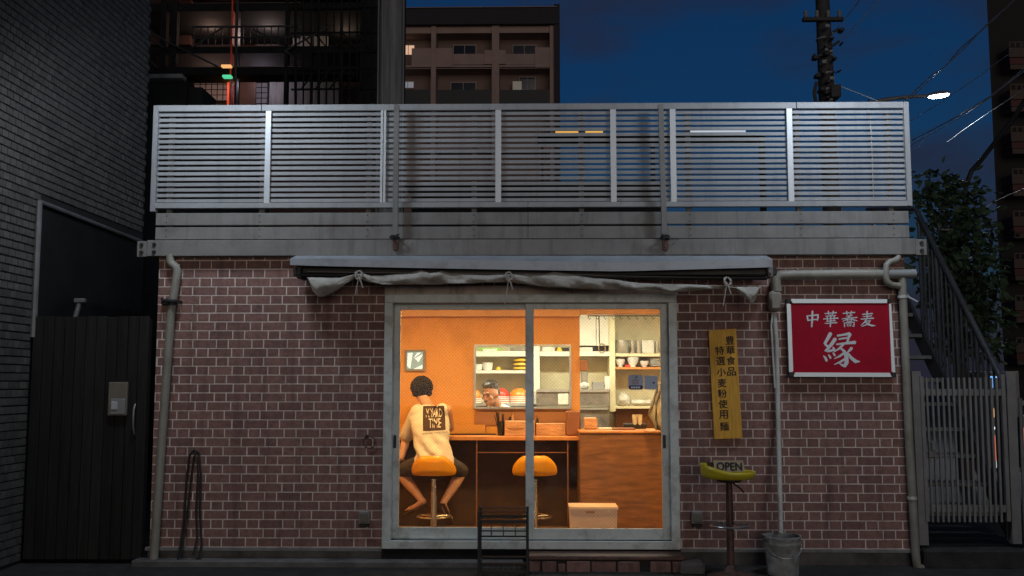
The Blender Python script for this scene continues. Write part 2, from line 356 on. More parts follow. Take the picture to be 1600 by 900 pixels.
# brick tiles, alternating long and short
PIT, LONG, SHORT, J = .0758, .2035, .1015, .0078
unit = LONG+SHORT; cells = []
rows = int((BZ1-BZ0)/PIT)+1
for r in range(rows):
    z0 = BZ0+r*PIT; z1 = min(z0+PIT-J, BZ1)
    if z1-z0 < .01: continue
    x = XL-unit+(r % 2)*unit/2+random.uniform(-.012, .012)
    while x < XR:
        for w in (LONG, SHORT):
            a, b_ = x+J/2, x+w-J/2; x += w
            segs = [(max(a, XL), min(b_, XR))]
            if z0 < DZ1+.002 and z1 > DZ0:
                segs = [(max(a, XL), min(b_, DX0-.006)), (max(a, DX1+.006), min(b_, XR))]
                zz = z1
            for p, q in segs:
                if q-p > .012: cells.append((p, q, z0, z1))
full = [c for c in cells if abs(c[1]-c[0]-(LONG-J)) < .001 and abs(c[3]-c[2]-(PIT-J)) < .001]
full.sort(key=lambda c: (abs((c[0]+c[1])/2)*.8)**2+((c[2]+c[3])/2-1.5)**2)
indiv = set(full[:296])
def brick_verts(b, x0, x1, z0, z1, yf=-.0020, yb=.004, ch=.0011):
    F = [b.verts.new(p) for p in ((x0+ch, yf, z0+ch), (x1-ch, yf, z0+ch), (x1-ch, yf, z1-ch), (x0+ch, yf, z1-ch))]
    B = [b.verts.new(p) for p in ((x0, yb, z0), (x1, yb, z0), (x1, yb, z1), (x0, yb, z1))]
    b.faces.new(F)
    for i in range(4): b.faces.new([F[(i+1) % 4], F[i], B[i], B[(i+1) % 4]])
pb = MB(); brick_verts(pb.b, -(LONG-J)/2, (LONG-J)/2, -(PIT-J)/2, (PIT-J)/2); bm_me = pb.mesh('brick'); bm_me.materials.append(M['brick'])
rest = MB()
for c in cells:
    if c in indiv:
        o = link('brick', bm_me, None, shop); o.location = ((c[0]+c[1])/2, random.uniform(-.0008, .0005), (c[2]+c[3])/2)
    else: brick_verts(rest.b, *c, yf=-.0020+random.uniform(-.0008, .0006))
rest.build('brick_tiling', 'brick', shop)['kind'] = 'stuff'
bx('foundation', 'conc', shop, XL-.02, XR+.02, .012, .2, -.02, .10, 0)
f = MB(); f.box(XL-.03, DX0-.003, -.03, .03, .106, .134, .003); f.box(DX1+.003, XR+.03, -.03, .03, .106, .134, .003); f.build('base_trim', 'beam', shop)
f = MB(); f.box(DX0, DX1, -.03, .09, .03, .127, .004); f.build('door_step', 'dark', shop)
# roof edge beam with plates and bolts
bm_ = bx('beam', 'beam', shop, -3.28, 3.272, -.085, .10, 2.590, 2.728, .004)
for i, (a, b_) in enumerate(((-3.372, -3.284), (3.276, 3.372))):
    e = bx('end_plate', 'beam', bm_, a, b_, -.07, .02, 2.585, 2.722, .004)
for x in (-3.33, -3.215, 3.325):
    for z in (2.625, 2.69):
        MB().lathe([(.016, -.015), (.016, 0), (.010, .001)], (x, -.085 if abs(x) < 3.27 else -.07, z), 8, 'y').build('bolt', 'black', bm_, True)
bx('roof_slab', 'darkconc', shop, XL, XR, .102, 6.0, 2.662, 2.72, 0)
# interior shell
YB = 1.75
PX0, PX1 = W(742, 600, YB).x, W(891, 600, YB).x; PZ0, PZ1 = W(800, 637, YB).z, W(800, 540, YB).z
WX = W(906, 600, YB).x
f = MB(); f.box(XL+.12, PX0, YB, YB+.10, .08, 2.46); f.box(PX1, WX, YB, YB+.10, .08, 2.46); f.box(PX0, PX1, YB, YB+.10, .08, PZ0); f.box(PX0, PX1, YB, YB+.10, PZ1, 2.46)
f.box(XL+.12, XL+.16, .12, YB, .08, 2.46)
dw = f.build('dining_wall', 'orange', shop)
f = MB(); t = .012
f.box(PX0-t, PX0+.004, YB-.02, YB+.11, PZ0-t, PZ1+t); f.box(PX1-.004, PX1+t, YB-.02, YB+.11, PZ0-t, PZ1+t); f.box(PX0+.004, PX1-.004, YB-.02, YB+.11, PZ1-.003, PZ1+t); f.box(PX0+.004, PX1-.004, YB-.05, YB+.11, PZ0-t, PZ0+.006)
f.build('hatch_frame', 'steel', dw)
bx('hatch_panel', 'boxdark', dw, PX0, PX1+.06, YB-.012, YB-.001, W(0, 664, YB).z, W(0, 642, YB).z)
zc = W(0, 496, YB).z
bx('soffit', 'lintel', shop, XL+.13, WX, YB-.10, YB-.002, zc, 2.45, .004)
bx('lintel', 'lintel', shop, WX+.002, XR-.13, YB-.06, YB+.10, W(0, 492, YB).z, 2.46, .004)
bx('dining_ceiling', 'orange', shop, XL+.121, XR-.121, .121, YB+.1, 2.462, 2.5)
bx('kitchen_ceiling', 'kwall', shop, XL+.121, XR-.121, YB+.101, 5.88, 2.52, 2.56)
bx('interior_floor', 'floorwood', shop, XL+.121, XR-.121, .121, 5.88, .0, .078)
KY = 3.6
f = MB(); f.box(-2.2, 2.2, KY, KY+.06, .08, 2.51); f.box(-2.26, -2.2, YB+.1, KY, .08, 2.51); f.box(2.2, 2.26, YB+.1, KY, .08, 2.51); f.build('kitchen_wall', 'kwall', shop)
# sliding doors
sl = MB()
sl.box(DX0, DX1, -.045, .11, DZ0, DZ0+.068, .004); sl.box(DX0, DX1, -.045, .11, DZ1-.075, DZ1, .004)
sl.box(DX0, DX0+.072, -.0445, .11, DZ0+.068, DZ1-.075, .003); sl.box(DX1-.072, DX1, -.0445, .11, DZ0+.068, DZ1-.075, .003)
door = sl.build('sliding_door', 'alum', shop)
g0, g1 = W(0, 822, .075).z, W(0, 485, .075).z
def sash(x0, x1, y, gx0, gx1):
    s_ = MB(); d = .034
    s_.box(x0, gx0, y, y+d, DZ0+.07, DZ1-.077, .003); s_.box(gx1, x1, y, y+d, DZ0+.07, DZ1-.077, .003)
    s_.box(gx0, gx1, y+.001, y+d-.001, DZ0+.07, g0, .003); s_.box(gx0, gx1, y+.001, y+d-.001, g1, DZ1-.077, .003)
    s_.build('sash', 'alum', door); bx('glass_pane', 'glass', door, gx0-.004, gx1+.004, y+.014, y+.018, g0-.004, g1+.004)
sash(DX0+.0715, W(832, 600, .07).x, .060, W(625, 600, .07).x, W(822, 600, .07).x)
sash(W(821, 600, .01).x, DX1-.0715, .012, W(834, 600, .01).x, W(1033, 600, .01).x)
bx('rail', 'dark', door, DX0+.074, DX1-.074, -.02, -.005, DZ0+.0685, DZ0+.074)
for x, y in ((617, .060), (1038, .012)):
    p = W(x, 690, y); bx('handle', 'black', door, p.x-.012, p.x+.012, y-.004, y-.0005, p.z-.055, p.z+.055)
# stickers on the glass (flat print)
yst = .0235
def sticker(a, b_, c, d, mat, name, parent, cut=.18, y=yst):
    p, q = W(a, d, y), W(c, b_, y); w, h = q.x-p.x, q.z-p.z; r = min(w, h)*cut; pts = []
    for cx, cz, a0 in ((q.x-r, q.z-r, 0), (p.x+r, q.z-r, 90), (p.x+r, p.z+r, 180), (q.x-r, p.z+r, 270)):
        for k in range(5): pts.append((cx+r*math.cos(R(a0+k*22.5)), y, cz+r*math.sin(R(a0+k*22.5))))
    return MB().face(pts).build(name, mat, parent)
st = thing('sticker', 'square white sticker with a navy foot on the right door pane', 'sticker', at(993, 608, yst))
sticker(982, 586, 1005, 609, 'pale', 'sheet', st)
sticker(982.6, 602, 1004.4, 608.6, 'navy', 'foot_band', st, .3, yst-.0012)
f = MB(); put_text(f.b, 'HUND', at(993, 594.5, yst-.0012), .060, .018, .02); put_text(f.b, 'NOW', at(993, 598.6, yst-.0012), .058, .020, .02); f.build('lettering', 'crimson', st)
f = MB()
for k in range(4): p = W(987.5+k*3.7, 605.4, yst-.0022); f.face([(p.x-.008, p.y, p.z-.008), (p.x+.008, p.y, p.z-.008), (p.x+.008, p.y, p.z+.008), (p.x-.008, p.y, p.z+.008)])
p = W(994, 589, yst-.0012)
f.build('white_marks', 'white', st)
MB().face([(p.x-.012, p.y, p.z-.014), (p.x+.002, p.y, p.z-.010), (p.x+.014, p.y, p.z+.014), (p.x+.002, p.y, p.z+.008)]).build('pen_mark', 'navy', st)
st = thing('sticker', 'blank pale blue sticker with a small dark dot, right of the navy one', 'sticker', at(1017, 608, yst))
sticker(1007, 587, 1027.5, 608.5, 'pale', 'sheet', st, .1)
p = W(1021.5, 598, yst-.0012); MB().lathe([(.009, 0), (0, .0001)], p, 10, 'y').build('dot', 'navy', st)

# ================================================================== ROOF FENCE
fence = thing('roof_fence', 'grey horizontal slat fence along the edge of the flat roof', 'fence', (0, 0, 2.73))
joints = [W(x, 240, -.03).x for x in (418, 598.5, 778.5, 958.5, 1052, 1235)]
ends = [-3.262]+joints+[3.262]
ZT0, ZT1, ZB0, ZB1 = 3.872, 3.928, 3.014, 3.060
tr = [-3.268, W(410, 170, 0).x, W(1243, 170, 0).x, 3.265]
for a, b_ in zip(tr[:-1], tr[1:]): bx('top_rail', 'slat', fence, a+.002, b_-.002, -.032, .012, ZT0, ZT1, .003)
br = [-3.27, W(825, 320, 0).x, 3.27]
for a, b_ in zip(br[:-1], br[1:]): bx('bottom_rail', 'slat', fence, a+.002, b_-.002, -.034, .012, ZB0, ZB1, .003)
pit = (ZT0-ZB1)/17
smesh = {}
for i in range(len(ends)-1):
    w = ends[i+1]-ends[i]-.004
    me = MB().box(-w/2, w/2, -.005, .005, -.0150, .0150, .002).mesh('slat'); me.materials.append(M['slat'])
    for k in range(17):
        o = link('slat', me, None, fence); o.location = ((ends[i]+ends[i+1])/2, random.uniform(-.0015, .0015), ZB1+pit*(k+.5))
        o.rotation_euler = (random.uniform(-.03, .03), random.uniform(-.0006, .0006), 0)
for i, x in enumerate(joints):
    bx('joint_cover', 'post', fence, x-.025 if i != 1 else x-.024, x+.025 if i != 1 else x-.003, -.03, -.012, ZB0+.03, ZT0+.004, .003)
    if i == 1: bx('joint_cover', 'post', fence, x+.003, x+.024, -.03, -.012, ZB0+.03, ZT0+.004, .003)
for x in (-3.262, 3.255): bx('end_post', 'slat', fence, x-.022, x+.022, -.04, .03, ZB0-.03 if x < 0 else ZB0, ZT1-.004, .003)
for xp in (267, 411, 577, 741, 908, 1075, 1246, 1389):
    x = W(xp, 250, .03).x; rp = bx('rear_post', 'beam', fence, x-.022, x+.022, .016, .055, 2.72, ZT0-.002, .003)
for z0, z1 in ((W(0, 353, -.02).z, W(0, 334, -.02).z), (W(0, 375, -.02).z, W(0, 356, -.02).z)):
    for a, b_ in ((-3.235, W(825, 340, -.02).x-.0015), (W(825, 340, -.02).x+.0015, 3.245)):
        bd = bx('board', 'beam', fence, a, b_, -.025, .012, z0, z1, .003)
        for xp in (267, 411, 577, 741, 908, 1075, 1246, 1389):
            x = W(xp, 250, .03).x
            if a < x < b_:
                for dz in (.02, -.02): MB().lathe([(.006, -.003), (.004, 0)], (x, -.025, (z0+z1)/2+dz*1.4), 6, 'y').build('screw', 'black', bd)
for xt, xb in ((619.5, 617), (1032.5, 1039)):
    y = -.125; p, q = W(xt, 163, y), W(xb, 372, y)
    f = MB(); h = .0215
    f.hexa([(q.x-h, y, q.z), (q.x+h, y, q.z), (p.x+h, y, p.z), (p.x-h, y, p.z), (q.x-h, y+.04, q.z), (q.x+h, y+.04, q.z), (p.x+h, y+.04, p.z), (p.x-h, y+.04, p.z)])
    sp = f.build('support_post', 'beam', fence)
    f = MB(); f.box(q.x-.018, q.x+.03, y+.01, -.087, q.z-.10, q.z+.01, .004); f.lathe([(.014, -.012), (.014, 0)], (q.x+.006, y+.01, q.z-.065), 8, 'y')
    f.build('bracket', 'rust', sp, True)
    f = MB()
    for k in range(7):
        a0 = random.uniform(0, 6); f.tube([(q.x+math.cos(a0+t)*.035+random.uniform(-.01, .01), y-.02+math.sin(a0+t)*.03, q.z-.005+t*.006+random.uniform(-.02, .02)) for t in (0, 1, 2, 3, 4)], .005, 5)
    f.tube([(q.x-.03, y-.02, q.z), (q.x+.06, y-.025, q.z-.012), (q.x+.12, y+.02, q.z-.004)], .004, 5)
    f.build('tie_wire', 'rubber', sp)

# ================================================================== AWNING
aw = thing('awning', 'rolled-up awning with a grey metal hood and sagging cloth edge over the doors', 'awning', (0, -.2, 2.5))
ya = -.32
def hoodz(x, kind):
    t = max(0, min(1, (x-453)/754))
    if kind == 'top': return 404.5+1.5*t*0+ (6*(1-abs(t-.68)/.68)**2 if t < .68 else 6*(1-(t-.68)/.32)**1.3)
    return 414+ (10*(t/.68)**.8 if t < .68 else 10-6.5*((t-.68)/.32))
f = MB(); N = 24; A = []
xs = [453+754*i/N for i in range(N+1)]
ring = []
for x in xs:
    zt, zb = W(x, hoodz(x, 'top'), ya).z, W(x, hoodz(x, 'bot'), ya).z; X = W(x, 410, ya).x
    zl = W(x, 399.5+2.0*(x-453)/754*0, -.11).z
    ring.append([f.b.verts.new(p) for p in ((X, ya, zb), (X, ya, zt), (X, -.115, zl), (X, -.09, zl), (X, -.09, zl-.02), (X, ya+.02, zt-.022), (X, ya+.012, zb))])
for i in range(N):
    for k in range(7): f.b.faces.new([ring[i][k], ring[i][(k+1) % 7], ring[i+1][(k+1) % 7], ring[i+1][k]])
f.b.faces.new(ring[0]); f.b.faces.new(list(reversed(ring[-1])))
f.build('hood', 'hood', aw)
x = W(960, 410, ya).x
f = MB(); p, q = W(962, 432, -.24), W(962, 419, -.24)
a_, b_ = W(467, 0, -.22).x, W(1203, 0, -.22).x
bx('cassette', 'black', aw, a_, b_, -.22, -.09, W(0, 432, -.22).z, W(0, 419, -.22).z, .006)
MB().tube([at(470, 429.5, -.25), at(700, 431.5, -.25), at(1198, 434.5, -.25)], .018, 10).build('roller_tube', 'black', aw, True)
MB().tube([at(480, 424.5, -.255), at(560, 426, -.26), at(700, 427, -.262), at(830, 427.5, -.262), at(1000, 432, -.262), at(1193, 434.5, -.262)], .0055, 6).build('front_bar', 'beam', aw, True)
for xp, mt in ((470, 'black'), (1201, 'beam')):
    p = W(xp, 428, -.2); f = MB(); f.box(p.x-.022, p.x+.022, -.27, -.07, W(0, 437, -.2).z, W(0, 418, -.2).z, .008); f.lathe([(.012, -.02), (.012, 0)], (p.x, -.27, p.z), 8, 'y'); f.build('end_cap', mt, aw)
top = [(481, 433), (505, 434), (530, 434), (556, 428), (566, 427), (580, 430), (600, 430), (640, 426), (658, 422), (672, 427), (690, 423), (705, 427), (740, 428), (790, 429), (803, 428), (850, 428), (865, 424), (885, 427), (930, 434), (970, 438), (1000, 442), (1060, 444), (1130, 446), (1147, 448), (1187, 448)]
bot = [(481, 434), (489, 455), (496, 464), (505, 464), (520, 457), (535, 447), (556, 433), (575, 441), (600, 445), (640, 445), (700, 444), (740, 443), (790, 441), (805, 442), (860, 449), (920, 452), (1000, 453.5), (1030, 453), (1045, 457), (1080, 455), (1130, 450), (1147, 452), (1160, 462), (1175, 475), (1181, 469), (1187, 449)]
def interp(L, x):
    for (x0, y0), (x1, y1) in zip(L[:-1], L[1:]):
        if x0 <= x <= x1: return y0+(y1-y0)*(x-x0)/(x1-x0)
    return L[-1][1]
f = MB(); prev = None; NX, NZ = 420, 12
for i in range(NX+1):
    x = 481+706*i/NX; t_, b_ = interp(top, x), interp(bot, x); colv = []
    for k in range(NZ+1):
        s_ = k/NZ; py = t_+(b_-t_)*s_
        fold = .012*noise.noise((x*.09, s_*3, 1))+.006*noise.noise((x*.25, s_*5, 2))+.018*math.sin(x*.045+s_*2.6+1.5*noise.noise((x*.01, 0, 0)))+.014*math.sin(x*.11-s_*4)+.02*noise.noise((x*.02, s_*1.4, 3))
        yy = -.285-.03*math.sin(s_*PI)+fold*(.4+.6*s_)
        p = W(x, py, -.29); colv.append(f.b.verts.new((p.x, yy, p.z)))
    if prev:
        for k in range(NZ): f.b.faces.new([prev[k], prev[k+1], colv[k+1], colv[k]])
    prev = colv
vo = f.build('valance', 'cloth', aw, 'all', recalc=False)
md = vo.modifiers.new('thick', 'SOLIDIFY'); md.thickness = .0018
for xp, yp, drop in ((561, 430, 462), (795, 432, 478), (1136, 440, 478)):
    f = MB()
    for k in range(4):
        a0 = k*.7
        f.tube([(W(xp, yp, -.33).x+math.cos(a0+t*1.1)*.030+random.uniform(-.006, .006), -.345+.02*math.sin(t+k), W(xp, yp, -.33).z+math.sin(a0+t*1.1)*.038) for t in range(6)], .0062, 6)
    f.tube([at(xp-2, yp, -.36), at(xp+3, yp+10, -.37), at(xp+6, yp+20, -.36)], .0065, 6)
    f.tube([at(xp, yp+2, -.36), at(xp-3, (yp+drop)/2, -.36), at(xp-6, drop, -.35)], .0050, 6)
    f.build('tie_cord', 'rope', aw, True)

# ================================================================== WALL FIXTURES
def strap(parent, c, r, mat='pvc', name='clamp', h=.02): return MB().lathe([(r, -h), (r+.006, -h), (r+.006, h), (r, h)], c, 14).build(name, mat, parent, True)
dp = thing('downpipe', 'beige downpipe running down the left corner of the brick front', 'pipe', at(240, 880, -.06))
MB().tube([at(266, 398, -.06), at(266, 408, -.06), at(268, 412, -.06), at(275, 417, -.06), at(277, 424, -.06), at(275, 440, -.06), at(268, 480, -.06), at(252, 700, -.06), at(240, 879, -.06)], .036, 14).build('pipe', 'pvc', dp, True)
c = W(269, 472, -.06); f = MB()
f.box(c.x-.10, c.x-.03, -.05, -.005, c.z-.02, c.z+.03, .004); f.tube([(c.x-.09, -.06, c.z+.03), (c.x-.06, -.12, c.z+.01), (c.x+.03, -.12, c.z), (c.x+.06, -.06, c.z+.005), (c.x+.06, -.006, c.z+.005)], .012, 6); f.lathe([(.037, -.03), (.043, -.03), (.043, .02), (.037, .02)], c, 12)
f.lathe([(.014, -.02), (.014, 0)], (c.x+.055, -.07, c.z), 8, 'y')
f.build('clamp', 'black', dp, True)
dr = thing('downpipe', 'beige downpipe with white clamps at the right corner of the brick front', 'pipe', at(1434, 888, -.06))
MB().tube([at(1403, 398, -.05), at(1403, 403, -.06), at(1400, 407, -.07), at(1391, 409, -.08), at(1385, 414, -.09), at(1384, 432, -.10), at(1386, 440, -.10), at(1392, 445, -.09), at(1405, 447, -.07)], .027, 12).build('bend', 'pvc', dr, True)
MB().tube([at(1409, 432, -.06), at(1410, 450, -.06), at(1420, 680, -.06), at(1431, 868, -.06), at(1433, 884, -.06), at(1441, 889, -.06)], .034, 14).build('pipe', 'pvc', dr, True)
for xp, yp in ((1410.5, 464), (1425, 778)): strap(dr, W(xp, yp, -.06), .034, 'whitepvc', 'clamp', .012)
hp = thing('drain_pipe', 'thick horizontal drain pipe with an elbow and trap above the red sign', 'pipe', at(1300, 430, -.07))
MB().tube([at(1213, 452, -.075), at(1212, 440, -.075), at(1214, 433, -.075), at(1221, 430, -.075), at(1240, 429.5, -.075), at(1375, 428.5, -.075)], .0425, 16).build('pipe', 'pvc', hp, True)
MB().tube([at(1375, 428.5, -.07), at(1430, 428, -.07)], .0395, 16).build('grey_end', 'greyplastic', hp, True)
MB().lathe([(.046, -.02), (.046, .02)], W(1213, 452, -.075), 14).build('collar', 'pvc', hp, True)
p = W(1210.5, 470, -.075); MB().box(p.x-.054, p.x+.050, -.125, -.006, p.z-.085, p.z+.082, .022).build('trap', 'pvc', hp, True)
hs = thing('drain_hose', 'thin white drain pipe from the trap down into the bucket', 'pipe', at(1219, 832, -.2))
MB().tube([at(1210, 489, -.06), at(1210.5, 500, -.06), at(1213, 530, -.06), at(1214, 560, -.06), at(1216, 650, -.06), at(1220, 834, -.30)], .0195, 12).build('pipe', 'whitepvc', hs, True)
MB().tube([at(1207, 488, -.08), at(1205, 510, -.09), at(1207, 545, -.09), at(1210, 592, -.08), at(1211, 606, -.08)], .008, 8).build('cable', 'whitepvc', hs, True)

# red sign
sg = thing('red_sign', 'red shop sign in a pale metal frame with white brush writing', 'sign', at(1314, 590, -.05))
ys = -.075
Q = {k: W(*v, ys) for k, v in dict(tl=(1229, 467), tr=(1392, 467.5), bl=(1233.5, 588.5), br=(1399.5, 589)).items()}
I = {k: W(*v, ys) for k, v in dict(tl=(1235.5, 473.5), tr=(1389, 473.5), bl=(1239.5, 582), br=(1393.5, 582.5)).items()}
MB().slab([Q['bl']+Vector((.01, .02, .01)), Q['br']+Vector((-.01, .02, .01)), Q['tr']+Vector((-.01, .02, -.01)), Q['tl']+Vector((.01, .02, -.01))], .045).build('box', 'greyplastic', sg)
MB().slab([I['bl']+Vector((-.008, .010, -.008)), I['br']+Vector((.008, .010, -.008)), I['tr']+Vector((.008, .010, .008)), I['tl']+Vector((-.008, .010, .008))], .008).build('face', 'red', sg)
def mixp(a, b, t): return a+(b-a)*t
for a, b_, ia, ib in (('tl', 'tr', 'tl', 'tr'), ('bl', 'br', 'bl', 'br'), ('tl', 'bl', 'tl', 'bl'), ('tr', 'br', 'tr', 'br')):
    e = .035
    q = [mixp(Q[a], Q[b_], e), mixp(Q[a], Q[b_], 1-e), mixp(I[ia], I[ib], 1-e*.6), mixp(I[ia], I[ib], e*.6)]
    MB().slab(q, .03).build('frame', 'signframe', sg)
for k in Q:
    v = I[k]; u = Q[k]; MB().box(min(u.x, v.x)-.004, max(u.x, v.x)+.004, ys-.004, ys+.034, min(u.z, v.z)-.004, max(u.z, v.z)+.004, .004).build('corner_cap', 'black', sg)
KEN = [[(395, 375, 44), (365, 430, 40), (322, 505, 34), (345, 535, 26), (375, 540, 16)], [(455, 445, 44), (410, 510, 40), (330, 605, 30), (385, 600, 28), (450, 582, 22)], [(425, 552, 18), (440, 575, 26), (448, 600, 20)],
 [(305, 662, 14), (330, 690, 28), (345, 728, 30)], [(368, 648, 14), (385, 672, 26), (396, 694, 22)], [(425, 622, 14), (440, 642, 26), (450, 662, 22)],
 [(482, 405, 24), (560, 392, 24), (640, 378, 36)], [(645, 382, 38), (625, 430, 28), (608, 488, 26)], [(500, 450, 18), (555, 440, 20), (612, 432, 22)], [(470, 516, 20), (590, 502, 28), (710, 490, 40)],
 [(560, 515, 26), (510, 565, 26), (440, 612, 10)], [(520, 560, 20), (570, 605, 36), (598, 680, 46), (600, 745, 50), (575, 795, 36), (540, 780, 26), (508, 760, 8)],
 [(572, 620, 26), (515, 665, 26), (440, 700, 8)], [(595, 690, 26), (530, 735, 26), (440, 775, 8)], [(665, 562, 36), (640, 592, 28), (608, 618, 14)], [(605, 618, 22), (660, 690, 38), (715, 735, 44), (770, 736, 10)]]
CHU = [[(92, 150, 16), (100, 180, 20), (108, 215, 18)], [(90, 152, 14), (165, 145, 16), (236, 138, 22), (232, 175, 20), (225, 212, 14)], [(108, 208, 14), (165, 200, 15), (226, 196, 14)], [(162, 90, 22), (160, 190, 24), (152, 292, 18)]]
KA = [[(320, 122, 12), (395, 116, 12), (470, 110, 16)], [(365, 92, 16), (372, 136, 14)], [(430, 90, 16), (418, 134, 14)], [(330, 156, 10), (395, 151, 11), (458, 146, 14)], [(302, 192, 12), (395, 185, 13), (490, 180, 18)], [(350, 150, 13), (356, 225, 13)], [(440, 146, 13), (436, 220, 13)], [(340, 220, 10), (455, 212, 12)], [(322, 248, 12), (395, 242, 12), (474, 237, 16)], [(397, 138, 16), (396, 220, 17), (390, 292, 14)]]
SOBA = [[(553, 120, 12), (630, 113, 12), (706, 107, 16)], [(600, 92, 15), (606, 138, 13)], [(662, 90, 15), (650, 134, 13)], [(596, 158, 11), (672, 142, 15)], [(540, 190, 11), (632, 178, 12), (734, 172, 15)], [(640, 152, 16), (610, 190, 15), (548, 222, 8)], [(650, 178, 10), (690, 202, 16), (738, 216, 8)], [(605, 204, 10), (608, 226, 10)], [(603, 204, 9), (664, 196, 12), (660, 222, 11)], [(608, 224, 9), (662, 219, 9)], [(570, 240, 13), (574, 292, 14)], [(568, 242, 11), (640, 236, 11), (696, 231, 15), (692, 286, 15), (672, 280, 8)], [(606, 258, 10), (609, 282, 10)], [(605, 258, 8), (656, 252, 10), (652, 280, 10)], [(608, 281, 8), (652, 277, 8)]]
MUGI = [[(800, 133, 12), (865, 127, 12), (930, 121, 16)], [(862, 92, 17), (862, 188, 14)], [(812, 161, 10), (865, 156, 11), (920, 151, 13)], [(782, 193, 12), (865, 186, 13), (946, 180, 17)], [(852, 196, 15), (826, 235, 14), (782, 275, 7)], [(838, 222, 10), (905, 212, 15), (870, 258, 15), (790, 288, 7)], [(832, 226, 12), (880, 262, 20), (925, 276, 22), (968, 276, 6)]]
f = MB(); yk = ys+.008
for G in (KEN, CHU, KA, SOBA, MUGI):
    for s_ in G:
        yk -= .00003
        pts = []
        # smooth the stroke a little
        for i in range(len(s_)-1):
            a, b_ = s_[i], s_[i+1]
            for t in (0, .5): pts.append(tuple(a[j]+(b_[j]-a[j])*t for j in range(3)))
        pts.append(s_[-1]); out = []
        for cx, cy, w in pts:
            p = W(1250+cx/8.185, 475+cy/8.185, ys); out.append((p.x, p.z, w/8.185/184.5*1.08))
        stroke(f.b, out, yk)
f.build('lettering', 'white', sg, recalc=False)

# wooden board
wb = thing('wooden_signboard', 'tall yellow-brown wooden board with two columns of black writing', 'sign', at(1138, 686, -.03))
yw = -.045
MB().slab([W(1116.5, 686, yw), W(1160, 684.5, yw), W(1150, 513.5, yw), W(1107.5, 516, yw)], .03).build('board', 'wood', wb)
f = MB(); rt = R(-1.8)
for chs, cs in (('豊華食品', [(195, 130), (200, 205), (204, 285), (207, 368)]), ('特選小麦粉使用麺', [(118, 208), (125, 288), (130, 372), (135, 455), (138, 535), (143, 615), (147, 695), (152, 785)])):
    for ch, (cx, cy) in zip(chs, cs): put_text(f.b, ch, W(1100+cx/4.865, 505+cy/4.865, yw-.0015), .0735, .071, 0, R(2.2), .0); put_text(f.b, ch, W(1100+cx/4.865, 505+cy/4.865, yw-.0017)+Vector((.0028, 0, .0022)), .0735, .071, 0, R(2.2), .0)
f.build('lettering', 'ink', wb, recalc=False)

# outlet boxes, ring, cord
for xp, lab in ((570, 'small grey outlet box on the bricks left of the sliding doors'), (1088.5, 'small grey outlet box on the bricks behind the yellow stool')):
    p = W(xp, 810, -.01); o = thing('outlet_box', lab, 'outlet', p, 'outlet boxes low on the brick front')
    bx('housing', 'greyplastic', o, p.x-.045, p.x+.042, -.055, -.007, p.z-.04, p.z+.065, .006)
    bx('cover', 'intercom', o, p.x-.034, p.x+.034, -.062, -.0555, p.z-.028, p.z+.048, .004)
    bx('socket', 'black', o, p.x-.040, p.x+.040, -.05, -.012, p.z-.068, p.z-.041, .004)
p = W(577, 691, -.02); o = thing('wall_ring', 'thin metal ring hanging on the bricks left of the sliding doors', 'ring', p)
MB().tube([(p.x+.048*math.sin(2*PI*k/24), -.02, p.z+.05*math.cos(2*PI*k/24)) for k in range(25)], .005, 6, False).build('ring', 'rust', o, True)
MB().lathe([(.016, -.03), (.016, 0)], (p.x-.02, -.006, p.z+.048), 8, 'y').build('mount', 'black', o, True)
hc = thing('hose_loop', 'black cord hung in long loops on the left brick wall', 'cord', at(305, 705, -.03))
f = MB()
f.tube([at(276, 884, -.10), at(282, 850, -.06), at(287, 810, -.03), at(292, 740, -.025), at(296, 712, -.03), at(303, 703, -.035), at(311, 708, -.03), at(313.5, 740, -.03), at(312, 800, -.03), at(315, 850, -.04), at(311, 872, -.08), at(296, 882, -.11), at(285, 878, -.10)], .0085, 8)
f.tube([at(281, 872, -.09), at(289, 830, -.04), at(297, 760, -.03), at(303, 715, -.04), at(308, 706, -.045), at(309, 745, -.04), at(306, 800, -.035), at(308, 840, -.04), at(302, 868, -.09)], .0085, 8)
f.build('loops', 'rubber', hc, True)
MB().lathe([(.010, -.04), (.010, 0)], W(303, 706, -.006), 8, 'y').build('hook', 'black', hc, True)

